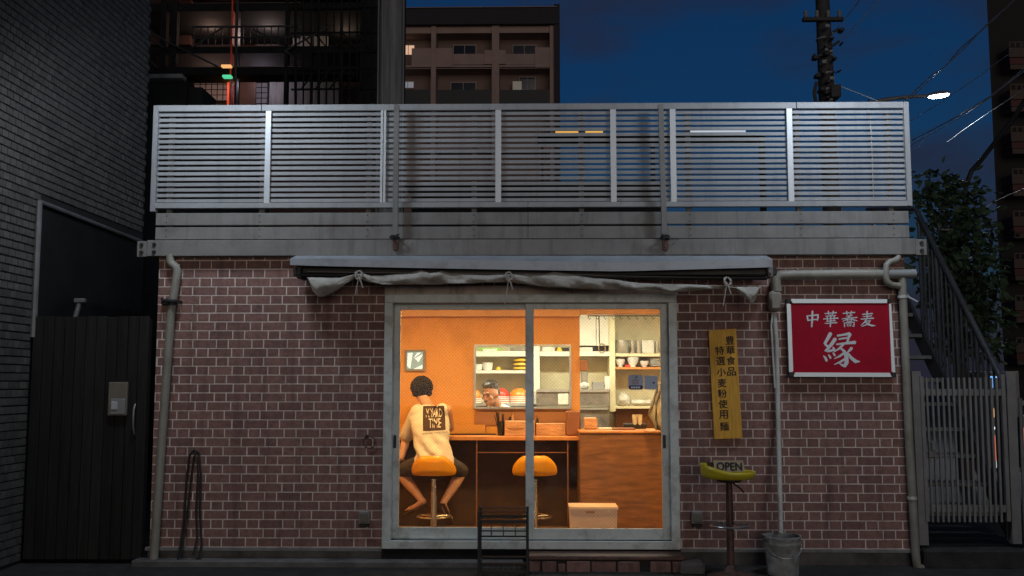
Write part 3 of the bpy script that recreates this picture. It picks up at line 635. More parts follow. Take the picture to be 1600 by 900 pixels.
# ================================================================== THINGS IN FRONT OF THE SHOP
def make_stool(name, label, base, seat_z, ring_z, floor_z, seatmat, polemat, rot, group=None, basemat=None, lipz=.155, sq=.62, lip0=.025):
    o = thing(name, label, 'stool', base, group); bxx, by, _ = base
    f = MB(); NT, NR = 40, 8; rings = []
    for j in range(NR+1):
        ring = []
        for i in range(NT):
            a = 2*PI*i/NT; q_ = max(0, min(1, (math.cos(a)+.08)/.95)); back = q_**1.15   # back of the bucket at a = 0
            lip = lip0+lipz*back
            s_ = j/NR
            if s_ < .6: r, h = .196*s_/.6, .006*(s_/.6)**2
            else:
                t = (s_-.6)/.4; r = .196+.015*math.sin(t*PI/2)**.6; h = .006+lip*t**1.25
            flat = 1.0-.06*abs(math.sin(a))
            p = Vector((r*math.cos(a)*(sq if math.cos(a) > 0 else .95), r*math.sin(a)*flat*1.02, h)); p = Matrix.Rotation(rot, 3, 'Z') @ p
            ring.append(f.b.verts.new((bxx+p.x, by+p.y, seat_z+p.z)))
        rings.append(ring)
        if j == 0:
            c0 = f.b.verts.new((bxx, by, seat_z))
    for j in range(NR):
        for i in range(NT):
            if j == 0: continue
            f.b.faces.new([rings[j][i], rings[j][(i+1) % NT], rings[j+1][(i+1) % NT], rings[j+1][i]])
    for i in range(NT): f.b.faces.new([c0, rings[1][i], rings[1][(i+1) % NT]])
    for v in rings[0]: f.b.verts.remove(v)
    so = f.build('seat', seatmat, o, 'all', recalc=True); md = so.modifiers.new('thick', 'SOLIDIFY'); md.thickness = .016; md.offset = 0
    MB().tube([(bxx, by, floor_z+.03), (bxx, by, ring_z+.06), (bxx, by, seat_z-.03)], [.030, .030, .024], 14).build('pole', polemat, o, True)
    MB().lathe([(.09, -.03), (.10, -.022), (.10, -.012), (.03, -.011)], (bxx, by, seat_z), 16).build('seat_plate', 'black', o, True)
    f = MB(); f.tube([(bxx+.155*math.cos(2*PI*k/28), by+.155*math.sin(2*PI*k/28), ring_z) for k in range(29)], .009, 7, False)
    for k in range(3):
        a = rot+k*2*PI/3; f.tube([(bxx+.025*math.cos(a), by+.025*math.sin(a), ring_z), (bxx+.155*math.cos(a), by+.155*math.sin(a), ring_z)], .007, 6)
    f.build('footrest', 'chrome', o, True)
    MB().lathe([(.205, 0), (.205, .010), (.15, .022), (.06, .040), (.036, .085), (.031, .09)], (bxx, by, floor_z), 28).build('base', basemat or polemat, o, True)
    a = rot+2.3; MB().tube([(bxx+.03*math.cos(a), by+.03*math.sin(a), seat_z-.03), (bxx+.13*math.cos(a), by+.13*math.sin(a), seat_z-.075), (bxx+.16*math.cos(a), by+.16*math.sin(a), seat_z-.10)], .006, 6).build('lever', 'black', o, True)
    return o
OY = -.42
op = W(1142, 895, OY)
make_stool('bar_stool', 'weathered yellow stool on a rusty column carrying the wooden OPEN board', (op.x, OY, 0), W(1142, 747, OY).z, W(1142, 821, OY).z, -.018, 'yellow', 'rust', PI-.15, lipz=.055, sq=1.02, lip0=.05)
yo = -.555; zs = 0
ob = thing('open_sign', 'small wooden board reading OPEN propped on the yellow stool', 'sign', at(1140, 740, yo))
lean = .035
MB().hexa([tuple(W(1117, 738.5, yo)), tuple(W(1164, 736.5, yo)), tuple(W(1162.5, 720, yo)+Vector((0, lean, 0))), tuple(W(1116, 720, yo)+Vector((0, lean, 0)))]+[tuple(W(a, b_, yo)+Vector((0, .015+l, 0))) for a, b_, l in ((1117, 738.5, 0), (1164, 736.5, 0), (1162.5, 720, lean), (1116, 720, lean))]).build('board', 'tan', ob)
f = MB(); c = W(1139.5, 729, yo)
def leanfn(x, z): return (x, yo-.006+(z-W(0, 738, yo).z)/(W(0, 720, yo).z-W(0, 738, yo).z)*lean, z)
[put_text(f.b, 'OPEN', (c.x+dx, c.y, c.z+dz), .195, .060, 0, R(-1), 0, lambda x, z, e=e: (x, leanfn(x, z)[1]-e, z)) for dx, dz, e in ((0, 0, 0), (.006, .002, .0003), (.003, -.003, .0006))]; f.build('lettering', 'ink', ob, recalc=False)
p = W(1112, 730, -.42); o = bx('block', 'rust', None, p.x-.03, p.x+.028, -.44, -.38, W(0, 741, -.42).z, W(0, 720, -.42).z, .005); o.name = 'wooden_block'
tag(o, 'small dark wooden block behind the OPEN board on the yellow stool', 'block')

# bucket
by_ = -.36; pb_ = W(1223, 896, by_)
bk = thing('bucket', 'dirty grey plastic bucket standing under the drain pipe', 'bucket', (pb_.x, by_, 0))
H = W(0, 833, by_).z
MB().lathe([(.118, -.016), (.122, -.012), (.140, H*.78), (.150, H*.78), (.150, H*.84), (.143, H*.845), (.146, H-.02), (.153, H-.018), (.153, H), (.141, H), (.138, H*.8), (.118, .01), (0, .01)], (pb_.x, by_, 0), 40).build('shell', 'bucket', bk, True)
MB().lathe([(.0, 0), (.137, 0), (.137, -.004), (0, -.004)], (pb_.x, by_, H-.05), 32).build('water', 'glassdark', bk, True)
f = MB(); f.tube([(pb_.x+.150*math.cos(R(a)), by_+.150*math.sin(R(a))-.004, H*.80-.10*math.sin(R(a-180))) for a in range(180, 361, 15)], .004, 6); f.build('handle', 'steel', bk, True)

# wire rack
ry0, ry1 = -.56, -.34
rk = thing('wire_rack', 'black metal wire rack standing in front of the sliding doors', 'rack', (W(786, 893, ry0).x, (ry0+ry1)/2, 0))
xa, xb = W(748.5, 800, ry0).x, W(824, 800, ry0).x
f = MB()
zt = W(0, 797, ry0).z
for x in (xa, xb):
    for y in (ry0, ry1):
        bx('leg', 'black', rk, x-.011, x+.011, y-.011, y+.011, -.018, zt if y == ry0 else zt+.012, .003)
for zp in (893, 882, 854, 812): pass
z_ = [W(0, 891, ry0).z, W(0, 878, ry0).z, W(0, 813, ry0).z]
for k, z in enumerate(z_):
    f = MB(); h = .012 if k == 2 else .007
    f.box(xa+.011, xb-.011, ry0-.008, ry0+.008, z-h, z+h); f.box(xa+.011, xb-.011, ry1-.008, ry1+.008, z-h+.012, z+h+.012)
    f.box(xa-.008, xa+.008, ry0+.011, ry1-.011, z-h, z+h); f.box(xb-.008, xb+.008, ry0+.011, ry1-.011, z-h, z+h)
    f.build('rail', 'black', rk)
for z in (W(0, 792, ry0).z, W(0, 798, ry0).z):
    MB().tube([(xa+.01, ry0+.02, z), (xb-.01, ry0+.02, z)], .006, 6).build('top_wire', 'rust', rk, True)
f = MB(); zl = W(0, 836, ry0).z
f.tube([(xa+.01, ry0, zl), (xb-.01, ry0, zl)], .007, 6); f.tube([(xa+.01, ry1, zl+.01), (xb-.01, ry1, zl+.01)], .006, 6)
for k in range(5):
    x = xa+(xb-xa)*k/4; f.tube([(x, ry0+.004, zl), (x, ry0+.004, z_[2])], .0035, 5); f.tube([(x, ry0, zl), (x, ry1, zl)], .0035, 5)
f.build('wire_basket', 'black', rk, True)
f = MB()
for k in range(9): x = xa+(xb-xa)*(k+.5)/9; f.tube([(x, ry0, z_[0]+.008), (x, ry1, z_[0]+.02)], .0035, 5)
f.build('bottom_shelf', 'black', rk, True)

# brick step
sx0, sx1 = W(826, 880, -.3).x, W(1062, 880, -.3).x
stp = thing('brick_step', 'low step of worn bricks with a brown slab in front of the right door', 'step', ((sx0+sx1)/2, -.2, 0))
bx('slab', 'rust', stp, sx0, sx1+.05, -.30, -.034, W(0, 873, -.30).z, W(0, 866.5, -.30).z, .008)
bx('mortar_bed', 'darkconc', stp, sx0+.02, sx1+.02, -.285, -.04, -.015, W(0, 873.5, -.30).z)
x = sx0; zt = W(0, 874.5, -.30).z; zb_ = W(0, 892, -.30).z
for k, w in enumerate((.10, .13, .07, .20, .21, .19, .07, .18, .08)):
    if k == 6: x += w; continue
    hgt = zt if k not in (2,) else zt-.02
    o = MB().box(x+.006, x+w-.006, -.30+random.uniform(-.012, .01), -.2, zb_, hgt, .006).build('brick', 'brick', stp); x += w
p = W(1082, 890, -.33); tag(MB().box(p.x-.10, p.x+.09, -.40, -.22, -.018, .085, .02).build('concrete_block', 'conc'), 'mossy concrete block at the right end of the brick step', 'block')

# ================================================================== INSIDE THE SHOP
FL = .078
SY = .95
s1 = W(678, 744, SY); s2 = W(835.5, 744, SY)
zseat, zring = s1.z+.012, W(0, 805, SY).z
st1 = make_stool('bar_stool', 'orange bucket stool that the customer in the white shirt sits on', (s1.x, SY, FL), zseat, zring, FL, 'orangep', 'chrome', -PI/2, 'orange stools along the counter')
st2 = copy_tree(st1); st2.location = (s2.x, SY, FL); st2['label'] = 'empty orange bucket stool under the counter, partly behind the door stile'
ct = thing('counter', 'narrow wooden counter along the orange wall with dark space beneath', 'counter', (-.6, 1.5, FL))
CY = 1.34; ctz = W(0, 681.5, CY).z
bx('top', 'counter', ct, XL+.2, WX-.004, CY, YB-.003, W(0, 687.5, CY).z, ctz, .004)
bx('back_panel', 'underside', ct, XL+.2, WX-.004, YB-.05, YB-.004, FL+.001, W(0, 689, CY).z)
for xp in (745, 887): x = W(xp, 700, CY+.04).x; bx('leg', 'brownbox', ct, x-.006, x+.006, CY+.03, CY+.042, FL, W(0, 687.5, CY).z-.001)
x0, x1 = W(745, 706, CY+.05).x, W(887, 706, CY+.05).x; z = W(0, 706, CY+.05).z; bx('crossbar', 'brownbox', ct, x0, x1, CY+.044, CY+.05, z-.004, z+.004)
bx('back_strip', 'rubber', ct, W(700, 0, YB-.08).x, W(776, 0, YB-.08).x, YB-.10, YB-.055, ctz+.001, W(0, 677, YB-.09).z)
bx('upstand', 'orange', ct, XL+.2, W(760, 0, YB-.03).x, YB-.05, YB-.014, ctz+.001, W(0, 663, YB-.05).z, .003)
# kitchen block with brown panel
kb = thing('kitchen_counter', 'brown wood-faced kitchen block right of the eating counter', 'counter', (1.4, 1.6, FL))
PY = 1.10; kx0 = W(906.5, 750, PY).x; kz = W(0, 673, PY).z
bx('front_panel', 'panel', kb, kx0, XR-.14, PY, PY+.03, FL+.001, kz-.022, .002)
bx('top', 'counter', kb, kx0-.004, XR-.14, PY-.012, PY+.62, kz-.02, kz, .004)
bx('side_panel', 'panel', kb, kx0, kx0+.03, PY+.032, PY+.6, FL+.001, kz-.022)
# low kitchen storage
p = W(922, 822, .62); o = thing('storage_bin', 'pale plastic storage bin on the floor before the brown panel', 'bin', (p.x, .75, FL))
xa, xb = W(886, 0, .62).x, W(957, 0, .62).x; zt = W(0, 790.5, .62).z
f = MB(); t = .012
f.hexa([(xa+t, .62+t, FL+.001), (xb-t, .62+t, FL+.001), (xb, .62, zt), (xa, .62, zt), (xa+t, .90-t, FL+.001), (xb-t, .90-t, FL+.001), (xb, .90, zt), (xa, .90, zt)]); f.build('tub', 'plastic', o)
f = MB(); f.box(xa-.006, xb+.006, .612, .625, zt-.022, zt+.004, .003); f.box(xa-.006, xb+.006, .895, .908, zt-.022, zt+.004, .003); f.box(xa-.006, xa+.006, .625, .895, zt-.022, zt+.004, .003); f.box(xb-.006, xb+.006, .625, .895, zt-.022, zt+.004, .003); f.build('rim', 'plastic', o)
bx('handle', 'boxdark', o, W(910, 0, .61).x, W(923, 0, .61).x, .608, .6115, W(0, 799.5, .61).z, W(0, 797, .61).z)
p = W(952, 799, .61); MB().lathe([(.009, -.006), (.009, 0)], p, 8, 'y').build('knob', 'ceramic', o)

# glass block; kitchen light through it is put in as emission
yp_ = YB-.03
pc = thing('wall_glass_block', 'small square glass block with pale blue facets and painted-in glow on the orange wall', 'glass block', at(648, 563, yp_))
a, b_ = W(632, 580, yp_), W(664.5, 546, yp_)
f = MB(); t = .022; f.box(a.x, b_.x, yp_, YB-.002, a.z, a.z+t, .003); f.box(a.x, b_.x, yp_, YB-.002, b_.z-t, b_.z, .003); f.box(a.x, a.x+t, yp_, YB-.002, a.z+t, b_.z-t, .003); f.box(b_.x-t, b_.x, yp_, YB-.002, a.z+t, b_.z-t, .003); f.build('frame', 'greyplastic', pc)
bx('glowing_pane', 'e_block', pc, a.x+t, b_.x-t, yp_+.012, yp_+.02, a.z+t, b_.z-t)
for q in (((637, 552), (645, 551), (641, 576), (636, 572)), ((648, 560), (661, 553), (654, 566)), ((645, 577), (660, 570), (660, 576)), ((652, 551), (658, 551), (646, 560))):
    MB().face([at(x, y, yp_+.0105) for x, y in q]).build('shard', 'e_shard', pc)

# items on the counter
iy = 1.55
def stand_box(name, label, cat, a, b_, c, mat, y0, y1, zbase, bev=.004):
    p, q = W(a, 0, y0), W(c, 0, y0); o = MB().box(p.x, q.x, y0, y1, zbase, W(0, b_, y0).z, bev).build(name, mat); return tag(o, label, cat)
o = thing('chopstick_holder', 'black chopstick holder full of dark chopsticks left on the counter', 'holder', (W(783, 0, iy).x, iy, ctz))
p = W(783, 680, iy); MB().lathe([(.034, 0), (.042, .14), (.038, .14), (.031, .01), (0, .01)], (p.x, iy, ctz+.001), 16).build('cup', 'rubber', o, True)
for k in range(12):
    a0 = random.uniform(0, 6.28); r = random.uniform(.3, 1); MB().tube([(p.x+.02*math.cos(a0), iy+.02*math.sin(a0), ctz+.02), (p.x+.085*r*math.cos(a0), iy+.03*r*math.sin(a0), ctz+.235-random.uniform(0, .03))], .0045, 5).build('chopstick', 'rubber', o)
tb = thing('tissue_box', 'tan wooden tissue box with a curved slot, beside the chopsticks', 'box', (W(808, 0, 1.48).x, 1.5, ctz))
a, b_ = W(789, 0, 1.46).x, W(834, 0, 1.46).x; zt = W(0, 657.5, 1.46).z
bx('body', 'box', tb, a, b_, 1.46, 1.60, ctz+.001, zt, .004)
f = MB(); pts = [W(806+14*math.cos(R(k)), 668.5+4.5*math.sin(R(k)), 1.4585) for k in range(0, 181, 20)]; f.face(pts); f.build('slot', 'boxdark', tb)
o = stand_box('menu_basket', 'low tan embossed box on the counter right of the door stile', 'box', 836, 661, 880, 'box', 1.56, 1.68, ctz+.001)
stand_box('napkin_holder', 'dark brown holder at the right end of the counter', 'holder', 881.5, 642, 903, 'brownbox', 1.50, 1.64, ctz+.001, .012)
for xp, lab, mat, top_, rr in ((801, 'pale sauce bottle between chopsticks and tissue box', 'box', 643, .018), (797, 'dark small sauce bottle behind the chopsticks', 'rubber', 646, .022), (826, 'dark short sauce jar behind the tissue box', 'rubber', 652, .024), (838, 'black pepper mill against the door stile', 'rubber', 648, .018)):
    p = W(xp, 0, 1.66); h = W(0, top_, 1.66).z-ctz
    o = thing('sauce_bottle', lab, 'bottle', (p.x, 1.66, ctz), 'condiment bottles on the counter')
    MB().lathe([(rr, .001), (rr, h*.62), (rr*.5, h*.8), (rr*.5, h*.86)], (p.x, 1.66, ctz), 12).build('body', mat, o, True)
    MB().lathe([(rr*.62, h*.861), (rr*.6, h), (0, h)], (p.x, 1.66, ctz), 10).build('cap', 'boxdark', o, True)
# kitchen furniture ------------------------------------------------
KS = 3.28
ks = thing('kitchen_shelving', 'white wall shelving seen through the hatch on the left', 'shelves', (0, KS, FL))
def sb(parent, name, a, b_, c, d, mat, y0=KS, y1=KY-.002): return px_box(name, mat, parent, a, b_, c, d, y0, y1)
sb(ks, 'shelf', 690, 548.5, 832, 557, 'shelf'); sb(ks, 'shelf', 690, 578.5, 832, 583.5, 'shelf'); sb(ks, 'shelf', 843.5, 549, 952.5, 556.5, 'shelf')
sb(ks, 'upright', 833, 492, 843, 632, 'shelf'); sb(ks, 'upright', 953, 492, 960.5, 643, 'cream', KS-.02)
sb(ks, 'worktop', 690, 630, 832, 634.5, 'steel', 2.95); sb(ks, 'worktop_front', 690, 635, 832, 690, 'dsteel', 3.0)
kr = thing('kitchen_rack', 'cream shelf rack on the right of the kitchen', 'shelves', (1.3, KS, FL))
sb(kr, 'shelf', 961.5, 552, 1062, 557, 'cream'); sb(kr, 'shelf', 961.5, 573.5, 1062, 577, 'counter'); sb(kr, 'shelf', 961.5, 634.5, 1062, 638.5, 'cream'); sb(kr, 'back_board', 961.5, 639, 1062, 700, 'brownbox', KY-.06, KY-.003)
fr = thing('steel_refrigerator', 'dull steel kitchen unit behind the orange pillar', 'kitchen unit', (.6, 3.0, FL))
sb(fr, 'top', 838, 608.5, 952, 612.5, 'steel', 3.02, 3.26); sb(fr, 'door', 838, 613, 952, 634, 'dsteel', 3.04, 3.26); sb(fr, 'door', 838, 636, 952, 720, 'dsteel', 3.04, 3.26); sb(fr, 'handle', 900, 638, 950, 640.5, 'steel', 3.01, 3.038); sb(fr, 'label_plate', 872, 615, 888, 632, 'bag', 3.034, 3.0395)
def dish(name, label, cat, xp, yb, w, h, mat, y=KS+.10, prof='bowl', group=None):
    p = W(xp, yb, y); s_ = FPX/(y+8.5); rw, hh = w/2/s_, h/s_
    pr = dict(bowl=[(rw*.45, 0), (rw*.45, hh*.12), (rw*.8, hh*.45), (rw, hh), (rw*.95, hh), (rw*.7, hh*.45), (0, hh*.2)], cup=[(rw*.8, 0), (rw, hh), (rw*.92, hh), (rw*.75, .01), (0, .01)], pot=[(rw*.98, 0), (rw, .004), (rw, hh*.96), (rw*1.04, hh*.97), (rw*1.04, hh), (rw*.95, hh), (rw*.93, .02), (0, .02)], inv=[(rw, 0), (rw*.97, hh*.3), (rw*.75, hh*.75), (rw*.42, hh*.93), (rw*.42, hh), (0, hh)])[prof]
    return tag(MB().lathe(pr, p, 20).build(name, mat, None, True), label, cat, group)
zz = .0
dish('bowl_stack', 'small stack of white bowls at the left of the middle shelf', 'bowls', 747, 578.3, 15, 9, 'ceramic', prof='cup')
dish('cup', 'white cup on the middle shelf above the cook', 'cup', 762, 578.3, 17, 11.5, 'ceramic', prof='cup')
dish('fruit', 'small orange object on the middle shelf beside the white cup', 'fruit', 779, 578.3, 8, 5, 'yelbowl', prof='inv')
o = thing('dish_stack', 'stack of yellow dishes on the middle shelf by the door stile', 'dishes', at(815, 578, KS+.13))
for k in range(3):
    s_ = FPX/(KS+.13+8.5); p = W(815, 578.3-k*6.4, KS+.13); MB().lathe([(.05, 0), (.10, .012), (.098-.006*k, .035), (.06, .04), (0, .045)], p, 20).build('dish', 'yelbowl', o, True)
def bowl_stack(xp, yb, w, n, cap, label):
    y = 3.1; s_ = FPX/(y+8.5); p = W(xp, yb, y); rw = w/2/s_
    o = thing('bowl_stack', label, 'bowls', p, 'upturned bowl stacks on the worktop'); h = .021
    for k in range(n):
        MB().lathe([(rw-.0008*k, 0), (rw-.001-.0008*k, h*.55)], p+Vector((0, 0, k*h+.001)), 24).build('rim', 'ceramic', o, True)
        MB().lathe([(rw-.004, h*.56), (rw-.004, h*.98)], p+Vector((0, 0, k*h+.001)), 24).build('bowl', cap, o, True)
    b0 = n*h
    MB().lathe([(rw*.97, b0+.002), (rw*.9, b0+.03), (rw*.68, b0+.062), (rw*.40, b0+.075), (rw*.38, b0+.085), (0, b0+.085)], p, 24).build('top_bowl', cap, o, True)
bowl_stack(811, 629.5, 30, 4, 'orbowl', 'stack of upturned orange bowls with white rims by the door stile')
bowl_stack(783, 629.5, 27, 4, 'redbowl', 'stack of upturned red bowls behind the cook')
bowl_stack(744, 629.5, 16, 3, 'orbowl', 'low stack of orange bowls left of the cook')
def kbox(name, label, cat, a, b_, c, d, mat, y0=KS+.06, dy=.14, bev=.004, group=None): return tag(px_box(name, mat, None, a, b_, c, d, y0, y0+dy, bev), label, cat, group)
kbox('food_packet', 'green and white packet at the left of the top shelf', 'packet', 748, 543.5, 782, 548.3, 'green'); 
kbox('white_packet', 'white packet lying before the green one on the top shelf', 'packet', 754, 545, 777, 548.3, 'ceramic', KS+.02, .03)
kbox('dark_tray', 'dark tray on the top shelf left of the door stile', 'tray', 797, 543, 832, 548.3, 'dsteel')
kbox('pale_box', 'pale box on the top shelf right of the white upright', 'box', 847, 542, 866, 548.8, 'bag')
kbox('dark_bundle', 'dark bundle on the top shelf at the hatch corner', 'bundle', 868, 543, 889, 548.8, 'rubber')
dish('gold_cup', 'small gold cup in front of the dark bundle on the top shelf', 'cup', 874, 548.8, 9, 6, 'yelbowl', KS+.03, 'inv')
o = kbox('wall_cabinet', 'white wall cabinet glowing under the kitchen light', 'cabinet', 906, 490, 931, 540, 'shelf', KS+.02, .28)
o = kbox('wall_cabinet', 'narrower white wall cabinet right of the ladle handle', 'cabinet', 932, 490, 952.5, 540, 'shelf', KS+.02, .28)
kbox('dark_box', 'dark flat box under the white wall cabinets', 'box', 890, 540.5, 952, 548.8, 'greenpanel', KS+.12, .18)
kbox('plate_pile', 'pile of pale plates under the white cabinets', 'plates', 906, 542.5, 926, 548.8, 'bag', KS+.02, .09)
for xp, w, h, pr, mat, lab, nm in ((971.5, 22, 20, 'pot', 'steel', 'wide steel pot on the top of the cream rack', 'cooking_pot'), (988.5, 9, 20, 'cup', 'steel', 'narrow steel canister beside the wide pot', 'canister'), (998, 9.5, 19, 'cup', 'steel', 'pale canister left of the square tin', 'canister'), (1027, 8, 18, 'cup', 'steel', 'steel canister at the right end of the rack', 'canister')):
    dish(nm, lab, 'pot', xp, 551.8, w, h, mat, prof=pr)
kbox('square_tin', 'square pale tin on the top of the cream rack', 'tin', 1003.5, 531.5, 1022, 551.8, 'bag')
for xp, w, h, lab in ((969, 16, 12, 'left white footed bowl on the wooden shelf'), (989, 19, 15, 'larger white footed bowl on the wooden shelf'), (1007, 15, 9, 'low white bowl on the wooden shelf')): dish('bowl', lab, 'bowl', xp, 573.3, w, h, 'ceramic', KS+.06, group='white bowls on the wooden shelf')
o = thing('plate_stack', 'stack of white plates at the right of the wooden shelf', 'plates', at(1024, 573, KS+.13))
for k in range(6): MB().lathe([(.04, 0), (.085, .014), (.083, .017), (0, .006)], W(1024, 573.3-k*2.3, KS+.13), 20).build('plate', 'ceramic', o, True)
kbox('red_packet', 'tiny red packet between the white bowls', 'packet', 976, 570, 985, 573.3, 'redbowl', KS+.05, .03)
def lump(name, label, cat, a, b_, c, d, y, mat, seed):
    p, q = W(a, d, y), W(c, b_, y); f = MB(); f.ball(((p.x+q.x)/2, y, (p.z+q.z)/2), (q.x-p.x)/2, .09, (q.z-p.z)/2, 4)
    for v in f.b.verts:
        n = noise.noise_vector(v.co*14+Vector((seed, 0, 0)))*.020+noise.noise_vector(v.co*38+Vector((seed, 0, 0)))*.008; v.co += n
        v.co.z = max(v.co.z, p.z+.002)
    return tag(f.build(name, mat, None, 'all'), label, cat)
lump('plastic_bag', 'upright crumpled pale plastic bag on the lower cream shelf', 'bag', 965, 614, 986, 634.3, KS+.12, 'bag', 1)
lump('plastic_bag', 'flat crumpled plastic bag lying right of the upright bag', 'bag', 985, 624, 1020, 634.3, KS+.12, 'bag', 5)
kbox('grey_toaster', 'small dark grey box on the steel kitchen unit', 'box', 926, 596.5, 944, 608.2, 'greyplastic', 3.06, .16)
for xp, lab in ((947, 'left white canister beside the grey box on the steel unit'), (951, 'right white canister beside the grey box on the steel unit')): dish('canister', lab, 'canister', xp, 608.2, 5, 20, 'ceramic', 3.14, 'cup', 'white canisters on the steel unit')
lump('cloth_heap', 'pale crumpled cloth on the steel unit by the orange pillar', 'cloth', 906, 596, 919, 608.2, 3.14, 'ceramic', 9)
for xp, lab in ((992, 'left pale glass jar behind the serving tray'), (1000, 'right pale glass jar behind the serving tray')): dish('jar', lab, 'jar', xp, 664, 8, 16, 'bag', 1.62, 'cup', 'glass jars behind the serving tray')
dish('jug', 'grey steel jug behind the pale cloth on the steel unit', 'jug', 913, 608.2, 12, 27, 'steel', 3.2, 'cup')
# things on the brown kitchen block
def kcbox(name, label, cat, a, b_, c, mat, y0, dy, bev=.004):
    p, q = W(a, 0, y0), W(c, 0, y0); return tag(MB().box(p.x, q.x, y0, y0+dy, kz+.001, W(0, b_, y0).z, bev).build(name, mat), label, cat)
kcbox('salt_box', 'orange-brown box on the kitchen block beside the orange pillar', 'box', 908, 652, 928, 'box', 1.45, .14, .012)
kcbox('serving_tray', 'dark serving tray lying on the kitchen block', 'tray', 950, 668.5, 985, 'brownbox', 1.35, .2)
kcbox('dark_pan', 'black pan behind the serving tray on the kitchen block', 'pan', 967, 661, 1002, 'rubber', 1.6, .1, .01)
kcbox('paper_pad', 'white paper pad left of the serving tray', 'paper', 930, 668, 950, 'ceramic', 1.35, .15)
kcbox('yellow_sponge', 'small bright yellow sponge at the right of the kitchen block', 'sponge', 1016, 664.5, 1022, 'yelbowl', 1.3, .05)
p = W(913, 571, YB-.04); tag(MB().box(p.x-.045, p.x+.03, YB-.05, YB+.04, p.z-.055, p.z+.055, .006).build('wall_phone', 'boxdark'), 'small brown box fixed to the end of the orange pillar', 'box')
rl = thing('utensil_rail', 'black rail with small hooks under the pale lintel', 'rail', at(980, 492, YB-.075))
MB().tube([at(918, 493.5, YB-.09), at(1040, 493.5, YB-.09)], .006, 6).build('bar', 'rubber', rl, True)
for k in range(10): MB().tube([at(919+k*12.5, 493.5, YB-.09), at(919+k*12.5, 497, YB-.09), at(921+k*12.5, 499, YB-.10), at(923+k*12.5, 497, YB-.10)], .0035, 5).build('hook', 'rubber', rl, True)
ld = thing('ladle', 'long-handled steel strainer hanging from the rail', 'ladle', at(936, 520, YB-.08))
MB().tube([at(936, 494, YB-.085), at(936.5, 537, YB-.085)], .006, 6).build('handle', 'rubber', ld, True)
MB().tube([(W(936, 0, YB-.085).x+.034*math.sin(2*PI*k/20), YB-.085, W(0, 545, YB-.085).z+.047*math.cos(2*PI*k/20)) for k in range(21)], .007, 6, False).build('ring', 'steel', ld, True)
def hanging_cloth():
    f = MB(); y = 1.0; rows_ = [(598, 1027, 1040), (612, 1024, 1042), (630, 1018, 1044), (648, 1015, 1046), (660, 1020, 1046), (672, 1024, 1047)]; g = []
    for py, a, b_ in rows_:
        n = 14; g.append([f.b.verts.new(W(a+(b_-a)*k/n+2.2*math.sin(py*.2+k), py+2*math.sin(k*1.7), y)+Vector((0, .035*math.sin(k*1.6+py*.05)+.02*math.sin(k*.7), 0))) for k in range(n+1)])
    for r0, r1 in zip(g[:-1], g[1:]):
        for k in range(len(r0)-1): f.b.faces.new([r0[k], r1[k], r1[k+1], r0[k+1]])
    o = f.build('hanging_cloth', 'cloth', None, 'all', recalc=False); m = o.modifiers.new('thick', 'SOLIDIFY'); m.thickness = .006
    return tag(o, 'crumpled beige cloth hanging at the right edge of the door pane', 'cloth')
hanging_cloth()
# lamps
def disc_lamp(x, y, z, label, power, col, mat, r=.11, size=.2, group=None):
    o = thing('ceiling_lamp', label, 'lamp', (x, y, z), group)
    MB().lathe([(0, .02), (r+.02, .02), (r+.02, -.015), (r, -.02), (r, 0)], (x, y, z), 20).build('housing', 'shelf', o, True)
    MB().lathe([(r, -.004), (r*.7, -.012), (0, -.014)], (x, y, z), 20).build('diffuser', mat, o, True)
    l = bpy.data.lights.new('lamp_light', 'AREA'); l.shape = 'DISK'; l.size = size; l.energy = power; l.color = col
    lo = bpy.data.objects.new('lamp_light', l); COL.objects.link(lo); lo.parent = o; lo.location = (0, 0, -.03); return o
WARM = (1, .58, .19)
for x, lab in ((-2.0, 'warm ceiling lamp over the far left end of the dining room'), (-.75, 'warm ceiling lamp above the seated customer'), (.35, 'warm ceiling lamp above the empty stool'), (1.6, 'warm ceiling lamp in front of the kitchen block')):
    disc_lamp(x, .32, 2.44, lab, 26.0, WARM, 'e_sodium', group='warm lamps in the dining room ceiling')
for x, lab in ((-.3, 'white kitchen lamp behind the hatch'), (1.1, 'white kitchen lamp over the steel unit')):
    o = thing('kitchen_lamp', lab, 'lamp', (x, 2.25, 2.5), 'white lamps in the kitchen ceiling')
    bx('tube_lamp', 'e_kitchen', o, x-.45, x+.45, 2.22, 2.28, 2.455, 2.485, .004); bx('housing', 'shelf', o, x-.5, x+.5, 2.19, 2.31, 2.487, 2.518)
    l = bpy.data.lights.new('lamp_light', 'AREA'); l.shape = 'RECTANGLE'; l.size = .9; l.size_y = .15; l.energy = 37; l.color = (1, .97, .74)
    lo = bpy.data.objects.new('lamp_light', l); COL.objects.link(lo); lo.parent = o; lo.location = (0, 0, -.06)

